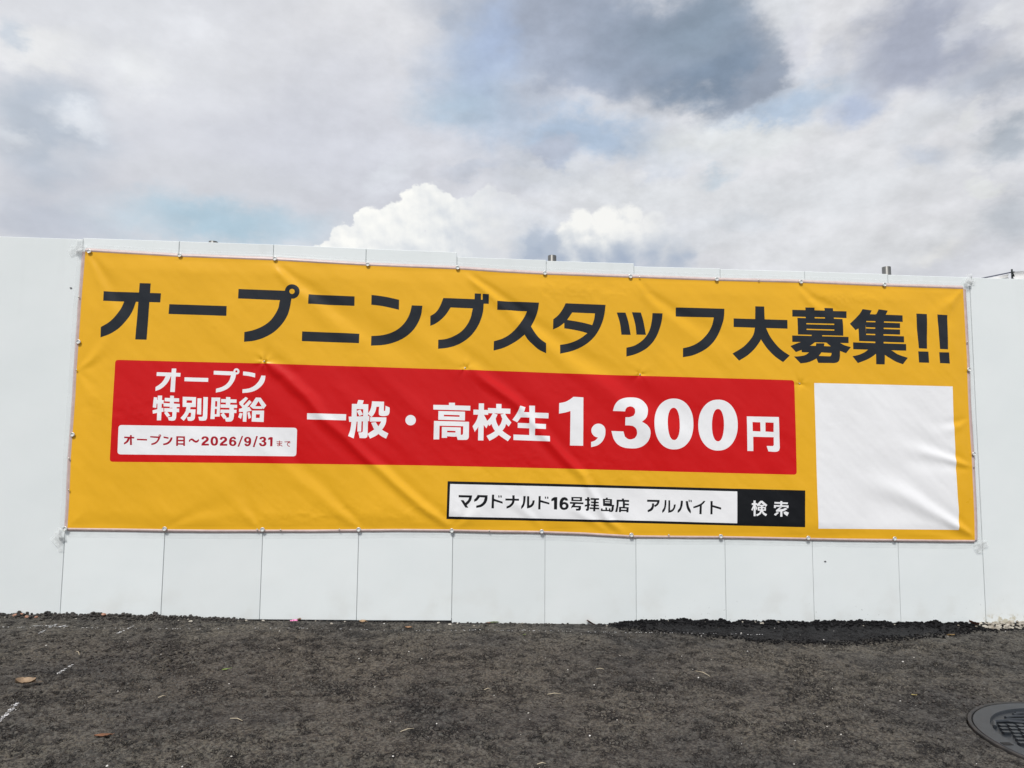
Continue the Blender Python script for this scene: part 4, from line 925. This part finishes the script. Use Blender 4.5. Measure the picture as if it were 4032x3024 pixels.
def build_banner():
    V, F = [], []
    shapes = [np.array(l).reshape(-1, 2)/1e4 if part in ('cloth', 'red_panel', 'white_panel') and len(l) > 50 else rounded(np.array(l).reshape(-1, 2)/1e4) for part, ch, l in PRINT]
    for P_ in shapes:
        P_ = [tuple(p) for p in P_]; f = []
        for i, a in enumerate(P_):
            b = P_[(i+1) % len(P_)]; n = max(1, math.ceil(math.dist(a, b)/.012))
            for k in range(n):
                f.append(len(V)); V.append(Vector((a[0]+(b[0]-a[0])*k/n, a[1]+(b[1]-a[1])*k/n)))
        F.append(f)
    S = .0115
    X, Z = np.meshgrid(np.arange(0, 4.98, S), np.arange(.36, 1.90, S)); X = X+(np.arange(X.shape[0]) % 2)[:, None]*S/2
    ok = inside(OUTP, X, Z)
    zt = np.interp(X, top_p[:, 0], top_p[:, 1]); zb = np.interp(X, bot_p[:, 0], bot_p[:, 1])
    xl = np.interp(Z, left_p[:, 1], left_p[:, 0]); xr = np.interp(Z, right_p[::-1, 1], right_p[::-1, 0])
    ok &= (zt-Z > .004) & (Z-zb > .004) & (X-xl > .004) & (xr-X > .004)
    V += [Vector((float(a), float(b))) for a, b in zip(X[ok], Z[ok])]
    E_ = [(f[i], f[(i+1) % len(f)]) for f in F for i in range(len(f))]
    vo, eo, fo, ov, oe, of = delaunay_2d_cdt(V, E_, [], 0, 1e-5)
    xz = np.array([(v[0], v[1]) for v in vo]); x, z = xz[:, 0], xz[:, 1]
    h0 = H(x, z); e = .002; hx = (H(x+e, z)-H(x-e, z))/(2*e); hz = (H(x, z+e)-H(x, z-e))/(2*e)
    nrm = np.stack([-hx, -np.ones_like(hx), -hz], -1)
    nrm[:, 0] = -hx; nrm[:, 2] = -hz; nrm /= np.linalg.norm(nrm, axis=1)[:, None]
    groups = {}
    tri = np.array(fo); cen = xz[tri].mean(1); owner = np.full(len(tri), -1)
    for pi, P_ in enumerate(shapes):
        lo, hi = P_.min(0), P_.max(0)
        sel = np.nonzero(((cen > lo) & (cen < hi)).all(1))[0]
        owner[sel[inside(P_, cen[sel, 0], cen[sel, 1])]] = pi
    for pi, (part, ch, l) in enumerate(PRINT):
        groups.setdefault((part, ch), []).extend(tri[owner == pi].tolist())
    objs = {}
    par = {'search_frame': 0, 'search_field': 'search_frame', 'wage': 'red_panel', 'date': 'date_panel', 'search': 'search_frame', 'button': 'search_frame', 'headline': 'headline_lettering'}
    objs['headline_lettering'] = empty('headline_lettering'); objs['headline_lettering'].parent = banner
    for k in PARTS:
        for (part, ch) in sorted(g for g in groups if g[0] == k):
            fs = np.array(groups[(part, ch)])
            if not len(fs): continue
            idx, inv = np.unique(fs.ravel(), return_inverse=True)
            vv = np.stack([x[idx]-2.5, -h0[idx]+.01, z[idx]-.40], -1)
            o = mesh_obj('character' if ch >= 0 else k, vv.tolist(), inv.reshape(-1, 3).tolist(), PARTS[k], objs.get(par.get(k)) or banner, True)
            o.data.normals_split_custom_set_from_vertices([tuple(n) for n in nrm[idx]])
            if ch < 0: objs[k] = o
build_banner()

# rolled pinkish edge, eyelets, screws
m_pink = add_noise(mat('pinkish_hem', rough=.45), (.52, .385, .36), (.62, .48, .45), 30, 4, .3, .7, .3, 120, .002, stretch=(1, 1, 1))
def band(pts_in, pts_out, name, side):
    """half-round edge roll between the cloth edge and its outer line"""
    V, F = [], []; n = len(pts_in); K = 7
    for i in range(n):
        a = np.array(pts_in[i]); b = np.array(pts_out[i])
        y0 = -float(H(np.array([a[0]]), np.array([a[1]]))[0])
        for k in range(K):
            t = k/(K-1); p = a+(b-a)*t
            y = y0*(1-t)+(-.002)*t-.0045*math.sin(math.pi*min(1, t*1.08))**.8*(1+.25*float(perlin(np.array([i*.21+side*9]), np.array([t]))[0]))
            V.append((p[0]-2.5, y+.01, p[1]-.40))
    for i in range(n-1):
        for k in range(K-1): F.append((i*K+k, i*K+k+1, (i+1)*K+k+1, (i+1)*K+k))
    return mesh_obj(name, V, F, m_pink, banner, True)
def resample(p, n):
    d = np.concatenate([[0], np.cumsum(np.hypot(*np.diff(p, axis=0).T))]); t = np.linspace(0, d[-1], n)
    return np.stack([np.interp(t, d, p[:, 0]), np.interp(t, d, p[:, 1])], -1)
tp, bp_, lp, rp = resample(top_p, 260), resample(bot_p, 260), resample(left_p, 90), resample(right_p, 90)
def wv(n, s): return np.array([.0016*float(perlin(np.array([i*.11+s]), np.array([s*.7]))[0]) for i in range(n)])
def off(p, dx, dz, s):
    w = wv(len(p), s); return p+np.stack([dx*(1+0*w)+np.sign(dx)*w*(dx != 0), dz+np.sign(dz)*w*(dz != 0)], -1)
to, bo, lo_, ro = off(tp, 0, .0205, 1), off(bp_, 0, -.0175, 2), off(lp, -.020, 0, 3), off(rp, .022, 0, 4)
band(tp, to, 'top_hem', 0); band(bp_, bo, 'bottom_hem', 1); band(lp, lo_, 'left_hem', 2); band(rp, ro, 'right_hem', 3)
m_ring = add_noise(mat('nickel_eyelet', rough=.38, metal=.55), (.62, .62, .60), (.82, .81, .78), 90, 3)
m_hole = mat('eyelet_backing', (.66, .69, .69), .5)
m_screw = mat('screw_head', (.62, .60, .55), .28, .9)
EYE = [(.042,1.897),(.511,1.890),(1.013,1.884),(1.512,1.867),(2.004,1.862),(2.49,1.844),(2.975,1.838),(3.473,1.834),(3.968,1.832),(4.467,1.828),
       (.007,.437),(.504,.436),(1.002,.432),(1.501,.432),(1.994,.426),(2.479,.421),(2.971,.402),(3.471,.394),(3.969,.385),(4.47,.380),
       (.016,1.409),(.015,.921),(4.958,1.342),(4.963,.857)]
v, f = lathe([(.0072,.0), (.0075,.0020), (.0086,.0028), (.0104,.0024), (.0116,.0010), (.0118,-.001)], 22, 'Y')
eye_me = bpy.data.meshes.new('eyelet'); eye_me.from_pydata(v, [], f); eye_me.polygons.foreach_set('use_smooth', [True]*len(f)); eye_me.materials.append(m_ring)
v, f = lathe([(.0076,-.0002), (.00001,-.0003)], 18, 'Y')
hole_me = bpy.data.meshes.new('eyelet_hole'); hole_me.from_pydata(v, [], f); hole_me.materials.append(m_hole)
v, f = lathe([(.0046,0), (.0044,.0014), (.0034,.0026), (.0018,.0032), (.00001,.0033)], 14, 'Y')
screw_me = bpy.data.meshes.new('screw'); screw_me.from_pydata(v, [], f); screw_me.polygons.foreach_set('use_smooth', [True]*len(f)); screw_me.materials.append(m_screw)
def link(name, data, loc, par):
    o = bpy.data.objects.new(name, data); COL.objects.link(o); o.parent = par; o.location = loc; return o
for (x, z) in EYE:
    y = -.0172
    e = link('eyelet', eye_me, (x-2.5, y+.01, z-.40), banner)
    link('eyelet_hole', hole_me, (0, 0, 0), e)
for (x, z) in PINS+[(.004,1.65),(.014,1.261),(.005,.797),(.013,.635),(4.955,1.503),(4.960,.785),(.975,.432),(1.096,.430),(1.4,.432),(2.195,.426),(3.179,.402),(3.028,1.834),(3.72,1.835)]:
    y = -float(H(np.array([x]), np.array([z]))[0])-.0005 if .03 < x < 4.93 and .45 < z < 1.82 else -.0165
    link('screw', screw_me, (x-2.5, y+.01, z-.40), banner)

# clear tape over the edges
def tape_mat(alpha):
    m = bpy.data.materials.new('clear_tape'); m.use_nodes = True; nt = m.node_tree; b = nt.nodes['Principled BSDF']
    b.inputs['Base Color'].default_value = (.85, .88, .88, 1); b.inputs['Roughness'].default_value = .25; b.inputs['Alpha'].default_value = alpha
    N = nt.nodes.new; tc = N('ShaderNodeTexCoord'); n = N('ShaderNodeTexNoise'); n.inputs['Scale'].default_value = 11; n.inputs['Detail'].default_value = 3; nt.links.new(tc.outputs['Object'], n.inputs['Vector'])
    mr = N('ShaderNodeMapRange'); nt.links.new(n.outputs[0], mr.inputs[0]); mr.inputs[1].default_value = .3; mr.inputs[2].default_value = .7; mr.inputs[3].default_value = alpha*.6; mr.inputs[4].default_value = alpha*1.5; nt.links.new(mr.outputs[0], b.inputs['Alpha'])
    return m
m_tape = tape_mat(.13); m_crum = tape_mat(.30)
def tape(pin, pout, wide, lab, s):
    V, F = [], []; n = len(pin); K = 6
    for i in range(n):
        a = np.array(pin[i]); b = np.array(pout[i]); d = (b-a)/np.linalg.norm(b-a)
        w = wide+.0035*float(perlin(np.array([i*.05+s*4]), np.array([.3]))[0])
        prof = [(a+(b-a)*.35, -.0178), (a+(b-a)*.75, -.0150), (b+d*.002, -.0075), (b+d*.007, -.0038), (b+d*(w*.5), -.0028), (b+d*w, -.0022)]
        for p, y in prof: V.append((p[0], y, p[1]))
    for i in range(n-1):
        for k in range(K-1): F.append((i*K+k, i*K+k+1, (i+1)*K+k+1, (i+1)*K+k))
    o = mesh_obj('tape_strip', V, F, m_tape, smooth=True)
    tag(o, lab, 'tape', 'clear tape strips round the banner'); return o
tape(tp, to, .021, 'clear tape strip along the top edge of the banner', 1)
tape(bp_, bo, .030, 'clear tape strip along the bottom edge of the banner', 2)
tape(lp, lo_, .024, 'clear tape strip down the left edge of the banner', 3)
tape(rp, ro, .028, 'clear tape strip down the right edge of the banner', 4)
def patch(cx, cz, w, h_, rot, lab, seed):
    """crumpled bits of clear tape crossing at a banner corner"""
    r = np.random.RandomState(seed); V, F = [], []
    for q_ in range(3):
        n0 = len(V); nx, nz = 14, 8; a = rad(rot+(0, 90, 35)[q_]+r.uniform(-8, 8)); ww, hh = (w, h_*.45) if q_ != 1 else (h_, w*.45)
        ox, oz = r.uniform(-.01, .01, 2)
        for j in range(nz+1):
            for i in range(nx+1):
                u, t = (i/nx-.5)*ww, (j/nz-.5)*hh
                x = cx+ox+u*math.cos(a)-t*math.sin(a); z = cz+oz+u*math.sin(a)+t*math.cos(a)
                cr = abs(float(perlin(np.array([x*24+seed]), np.array([z*24]))[0]))*.016
                V.append((x, -.0165-.0012*q_-cr if x > -.02 and x < 5.0 and .385 < z < 1.905 else -.0045-.0009*q_-cr*.5, z))
        for j in range(nz):
            for i in range(nx):
                k = n0+j*(nx+1)+i; F.append((k, k+1, k+nx+2, k+nx+1))
    o = mesh_obj('tape_patch', V, F, m_crum, smooth=True); tag(o, lab, 'tape', 'crumpled tape at the banner corners')
patch(-.022, 1.915, .085, .085, 0, 'crumpled clear tape patch at the top left banner corner', 3)
patch(-.022, .385, .055, .12, 0, 'crumpled clear tape patch at the bottom left banner corner', 4)
patch(4.985, 1.865, .075, .07, 0, 'crumpled clear tape patch at the top right banner corner', 5)
patch(4.990, .335, .085, .075, 0, 'crumpled clear tape patch at the bottom right banner corner', 6)

# ------------------------------------------------------------------ canopy behind the right end
m_canvas = add_noise(mat('white_canvas', rough=.7), (.62, .62, .61), (.80, .80, .79), 4, 5, .3, .7, .4, 20, .01)
m_pole = add_noise(mat('dark_pole', rough=.4, metal=.6), (.03, .035, .035), (.10, .11, .11), 20, 4)
m_beam = add_noise(mat('navy_bar', rough=.35, spec=.5), (.05, .055, .09), (.16, .17, .22), 30, 3)
tent = empty('canopy_tent', (6.51, 1.5, -.13)); tag(tent, 'white canvas canopy on a dark pole rising behind the right end', 'canopy')
def tpart(name, vf, m, sm=False, bx=(6.51, 1.5, -.13)):
    v, f = vf; return mesh_obj(name, [(x-bx[0], y-bx[1], z-bx[2]) for x, y, z in v], f, m, tent, sm)
tpart('pole', join(tube([(6.514, 1.5, -.13), (6.514, 1.5, 2.354)], .0068, 12), box(6.505, 6.528, 1.488, 1.512, 2.325, 2.333)), m_pole)
tpart('crossbar', tube([(6.10, 1.49, 2.238), (6.49, 1.49, 2.324)], .0052, 10), m_beam)
tpart('clamp', tube([(6.500, 1.487, 2.30), (6.512, 1.487, 2.315), (6.520, 1.487, 2.29)], .005, 8), m_pole)
def sheet(fn, nu, nv):
    V, F = [], []
    for side in (0, 1):
        for j in range(nv+1):
            for i in range(nu+1):
                x, y, z = fn(i/nu, j/nv); V.append((x, y+.002*side, z))
    n = (nu+1)*(nv+1)
    for j in range(nv):
        for i in range(nu):
            a = j*(nu+1)+i; F.append((a, a+1, a+nu+2, a+nu+1)); F.append((n+a, n+a+nu+1, n+a+nu+2, n+a+1))
    return V, F
tpart('canvas', sheet(lambda u, v: (6.524+1.6*u, 1.5+.35*u+.012*math.sin(v*16+u*5)*(1-u), 2.334+.22*u+.0-.7*v*(.4+.6*u)-.0*u-.02*math.sin(3.1*u)*v), 24, 14), m_canvas, True)
tpart('side_flap', sheet(lambda u, v: (6.498-.38*u, 1.515+.01*math.sin(9*v+6*u), (2.316-.085*u)+(-.10*v)), 12, 6), m_canvas, True)

# ------------------------------------------------------------------ manhole cover
m_iron = add_noise(mat('cast_iron', rough=.45, metal=.35, spec=.5), (.024, .029, .036), (.040, .046, .054), 14, 6, .3, .7, .35, 220, .0012)
m_seat = add_noise(mat('rusty_iron', rough=.7, metal=.2), (.024, .025, .026), (.052, .048, .045), 30, 5)
tilt = math.atan(.0185)
mh = empty('manhole_cover', (MH[0], MH[1], mz+.004)); mh.rotation_euler = (0, tilt, 0)
tag(mh, 'round cast iron manhole cover set in the asphalt at right', 'manhole cover')
def mp(name, vf, m, sm=False): return mesh_obj(name, *vf, m, mh, sm)
fr = mp('frame', lathe([(MR, -.04), (MR, .0), (MR-.002, .002), (MR-.010, .002), (MR-.012, .0), (MR-.012, -.03)], 120), m_seat)
RO = MR-.0155
lid = mp('lid', lathe([(RO, -.03), (RO, -.001), (RO-.002, .001), (RO-.052, .001), (RO-.055, -.008), (.00001, -.008)], 120), m_iron)
RI = RO-.058
V, F = [], []
def bar(x0, x1, y0, y1, h=.0014):
    global V, F
    V, F = join((V, F), box(x0, x1, y0, y1, -.0085, h))
def clipx(y): return math.sqrt(max(0, RI*RI-y*y))
# cloud-like long bands across the top
for k in range(3):
    y = .215+.030*k; a = clipx(y+.014)
    if a > .05:
        V, F = join((V, F), tube([(-a+.012, y-.012, -.002), (-a+.05, y, -.002), (-.09, y+.002, -.002), (-.03, y-.004+.012*(k % 2), -.002), (.06, y, -.002), (a-.02, y-.004, -.002)], .0052, 8))
V, F = join((V, F), tube([(-.27, .150, -.002), (-.235, .196, -.002), (-.18, .205, -.002), (-.13, .188, -.002), (-.06, .186, -.002), (0, .196, -.002), (.1, .19, -.002), (.2, .2, -.002), (.25, .16, -.002)], .006, 8))
# rows of small raised blocks
for r_ in range(8):
    y = .160-.030*r_
    n = 21
    for k in range(n):
        x = -.335+.0335*k+(.016 if r_ % 2 else 0)
        if math.hypot(abs(x)+.012, abs(y)+.008) < RI-.006:
            bar(x-.0115, x+.0115, y-.0078+.002*math.sin(k), y+.0078)
# straight ribs below, then rings
for k in range(6):
    y = -.092-.019*k; a = clipx(y-.008)-.012
    bar(-a, -.085 if k > 1 else a, y-.0045, y+.0045)
    if k > 1: bar(.085, a, y-.0045, y+.0045)
for (cx, cy, r0) in ((0, -.17, .060), (0, -.17, .036), (-.105, -.232, .020), (.105, -.232, .020)):
    V, F = join((V, F), tube([(cx+r0*math.cos(t*.2618), cy+r0*math.sin(t*.2618), -.002) for t in range(25)], .0045, 6, False))
for k in range(10):
    t = rad(200+14*k); V, F = join((V, F), tube([(RI*.99*math.cos(t), RI*.99*math.sin(t), -.002), (RI*.90*math.cos(t), RI*.90*math.sin(t), -.002)], .0045, 6))
rel = mp('raised_pattern', (V, F), m_iron)
ks = mp('key_slot', box(-RO+.008, -RO+.040, -.010, .010, .0005, .0022), mat('dark_slot', (.01, .01, .01), .9))

# ------------------------------------------------------------------ litter
def leaf_mesh(L_, W_, curl, seed, stem=.35, lobes=0):
    r = random.Random(seed); n = 9; V, F = [], []
    for side in (0, 1):
        for i in range(n+1):
            t = i/n; w = W_*.5*math.sin(math.pi*min(1, t*.96+.03))**.75*(1+.12*r.uniform(-1, 1)+lobes*(.35 if i % 3 == 1 else -.15))
            x = (t-.5)*L_
            for s_ in (-1, 0, 1):
                z = curl*(abs(s_)*.9+1.5*(t-.5)**2)*W_+r.uniform(-.04, .04)*W_*abs(s_)-side*.0006
                V.append((x, s_*w, z))
        b = side*(n+1)*3
        for i in range(n):
            for s_ in (0, 1):
                a = b+i*3+s_; q_ = (a, a+3, a+4, a+1); F.append(q_ if side else q_[::-1])
    tv = tube([(.46*L_, 0, .0005), (.6*L_, .02*L_, .002), (L_*(.5+stem), .05*L_, .004)], [.0011, .0009, .0007], 5)
    return (V, F), tv
def leaf(x, y, L_, W_, rot, curl, colr, lab, seed, tx=0, ty=0, stem=.35, lobes=0, lift=.004):
    c1 = tuple(v*.55 for v in colr); m = add_noise(mat('leaf_'+str(seed), rough=.65), c1, colr, 60, 4, .3, .65, .4, 90, .002)
    t = empty('fallen_leaf', (x, y, gheight(x, y)+lift)); t.rotation_euler = (rad(tx), rad(ty), rad(rot)); tag(t, lab, 'leaf', 'litter on the asphalt')
    a, b = leaf_mesh(L_, W_, curl, seed, stem, lobes); mesh_obj('blade', *a, m, t, True); mesh_obj('stem', *b, m, t, True)
leaf(.448, -1.07, .064, .044, 28, .34, (.34, .24, .15), 'large curled brown leaf with a stalk near the left front', 1, 12, 6, .38, .0, .010)
leaf(.938, -1.516, .050, .020, 8, .12, (.22, .10, .05), 'small reddish brown leaf lying flat at the front left', 2, 0, 0, .15)
leaf(1.097, -.855, .026, .013, 30, .2, (.25, .36, .10), 'tiny yellow green leaf left of the middle', 3, 0, 0, .5)
leaf(1.539, -.059, .036, .024, 10, .35, (.42, .28, .16), 'tan curled leaf by the foot of the third panel', 4, 15, 0, .2, .6)
leaf(1.783, -.165, .034, .018, 5, .3, (.34, .20, .11), 'brown crumpled leaf in front of the fourth panel', 5, 10, 0, .1, .6)
leaf(2.196, -.079, .022, .014, 160, .3, (.25, .14, .09), 'small dark brown leaf below the middle panels', 6)
leaf(2.745, -.020, .048, .022, 155, .35, (.20, .10, .07), 'dark red brown leaf leaning against the wall foot', 7, 25, -25, .1, .3, .008)
leaf(2.36, -.317, .020, .014, 60, .2, (.13, .16, .05), 'dull olive leaf on the asphalt below the wall middle', 8)
leaf(2.225, -.012, .050, .020, 5, .25, (.10, .13, .05), 'moss green shred tucked under the middle panel edge', 9, 10, 0, .1)
leaf(4.619, -.244, .032, .020, 170, .3, (.50, .32, .13), 'orange leaf on the black asphalt strip at right', 10, 8, 0, .3)
leaf(4.880, -.062, .048, .034, 150, .35, (.22, .09, .06), 'dark russet leaf beside the pale gravel', 11, 18, -12, .1, .5, .012)
leaf(3.81, -1.147, .018, .008, -25, .2, (.62, .50, .18), 'tiny yellow leaf left of the manhole cover', 12, 0, 0, .1)
leaf(1.22, -.075, .024, .020, 80, .4, (.30, .19, .12), 'small triangular brown leaf below the pink wrapper', 13)
# pink wrapper
m_pinkw = mat('pink_plastic', (.80, .22, .48), .35); V, F = [], []
for i in range(7):
    for s_ in (-1, 1):
        w = (.010, .004, .008, .009, .008, .004, .010)[i]; V.append(((i-3)*.0065, s_*w, .006+.004*((i*7) % 3)/2+.002*s_))
for s_ in range(0, 12, 2): F.append((s_, s_+2, s_+3, s_+1))
n = len(V); V = V+[(x, y, z-.002) for x, y, z in V]; F += [tuple(k+n for k in f)[::-1] for f in F]
w_ = mesh_obj('candy_wrapper', V, F, m_pinkw); w_.location = (1.183, -.030, gheight(1.183, -.03)); w_.rotation_euler = (rad(30), 0, rad(35)); tag(w_, 'twisted pink sweet wrapper by the foot of the wall', 'wrapper')
m_straw = mat('dry_straw', (.50, .43, .31), .7)
for k, (x0, y0, x1, y1, lab) in enumerate(((1.850,-1.487,1.892,-1.460,'pale straw stalk at the front centre'),(2.134,-1.093,2.158,-1.084,'short cream twig just right of the picture middle'),
    (3.035,-.868,3.075,-.930,'curved pale twig right of the middle of the asphalt'),
    (2.618,-.826,2.650,-.832,'thin straw stalk right of the middle near the wall'),(2.372,-1.136,2.424,-1.130,'long faint straw stalk in the middle of the asphalt'),
    (.976,-1.203,.995,-1.182,'short straw piece between the brown leaves at left'),(1.280,-1.381,1.325,-1.396,'curved brown twig at the front left of centre'),
    (.400,-.624,.436,-.668,'white splinter below the chalk marks'),(2.266,-1.738,2.294,-1.732,'pale twig at the very front edge'))):
    z0, z1 = gheight(x0, y0)+.003, gheight(x1, y1)+.003; xm, ym = (x0+x1)/2, (y0+y1)/2
    v, f = tube([(x0, y0, z0), (xm+.002, ym+.003, max(z0, z1)+.002), (x1, y1, z1)], [.0011, .0014, .0009], 6)
    o = mesh_obj('dry_stalk', [(a-xm, b-ym, c-z0) for a, b, c in v], f, m_straw, smooth=True); o.location = (xm, ym, z0); tag(o, lab, 'twig', 'litter on the asphalt')

# chalk marks: broken flakes lying on the tops of the stones
m_chalk = mat('white_chalk', (.72, .73, .74), .9)
def chalk(segs, lab, wid=.006, dens=900):
    r = random.Random(lab); V, F = [], []
    for (x0, y0, x1, y1, cov) in segs:
        L_ = math.hypot(x1-x0, y1-y0); nx, ny = -(y1-y0)/L_, (x1-x0)/L_
        for k in range(int(L_*dens*cov)):
            t = r.random(); o_ = r.gauss(0, wid*.4)
            if perlin(np.array([t*L_*45]), np.array([x0*50]))[0] < -.15: continue
            x, y = x0+(x1-x0)*t+nx*o_, y0+(y1-y0)*t+ny*o_; s_ = r.uniform(.0016, .004); z = gheight(x, y)+.0012
            a0 = r.uniform(0, 6.28); n = len(V)
            for q_ in range(5): V.append((x+s_*math.cos(a0+q_*1.257)*r.uniform(.6, 1.2), y+s_*math.sin(a0+q_*1.257)*r.uniform(.6, 1.2), z))
            F.append(tuple(range(n, n+5)))
    o = mesh_obj('chalk_mark', V, F, m_chalk); tag(o, lab, 'chalk mark', 'chalk lines on the asphalt')
chalk([(.086, -.332, .073, -.150, 1.6), (-.02, -.204, .15, -.209, .9), (.112, -.232, .125, -.185, .9)], 'white chalk cross near the wall at far left')
chalk([(.428, -.317, .441, -.170, .9)], 'short white chalk dash right of the chalk cross')
chalk([(.481, -.919, .478, -.790, .7)], 'faint white chalk dash midway down the left side')
chalk([(.560, -1.40, .524, -1.235, 1.0)], 'white chalk dash at the left picture edge', .009)
chalk([(-.6, -.235, 2.0, -.200, .06), (2.0, -.20, 3.6, -.245, .10)], 'long thin chalk string line running parallel to the wall', .002)

# flecks on the panels
m_fleck = mat('dark_fleck', (.04, .035, .035), .7)
for (x, z, s_, lab) in ((-.047, 1.70, .005, 'dark speck on the panel left of the banner'), (4.07-.0, .255-.0, .005, 'black speck on the panel below the white square'), (5.28, .70, .005, 'dark speck on the rightmost panel')):
    v, f = lathe([(s_, -.001), (s_*.8, .0016), (.00001, .002)], 7, 'Y'); o = mesh_obj('paint_speck', [(a*1.3, b, c*.6) for a, b, c in v], f, m_fleck); o.location = (x, -.003, z); tag(o, lab, 'speck')
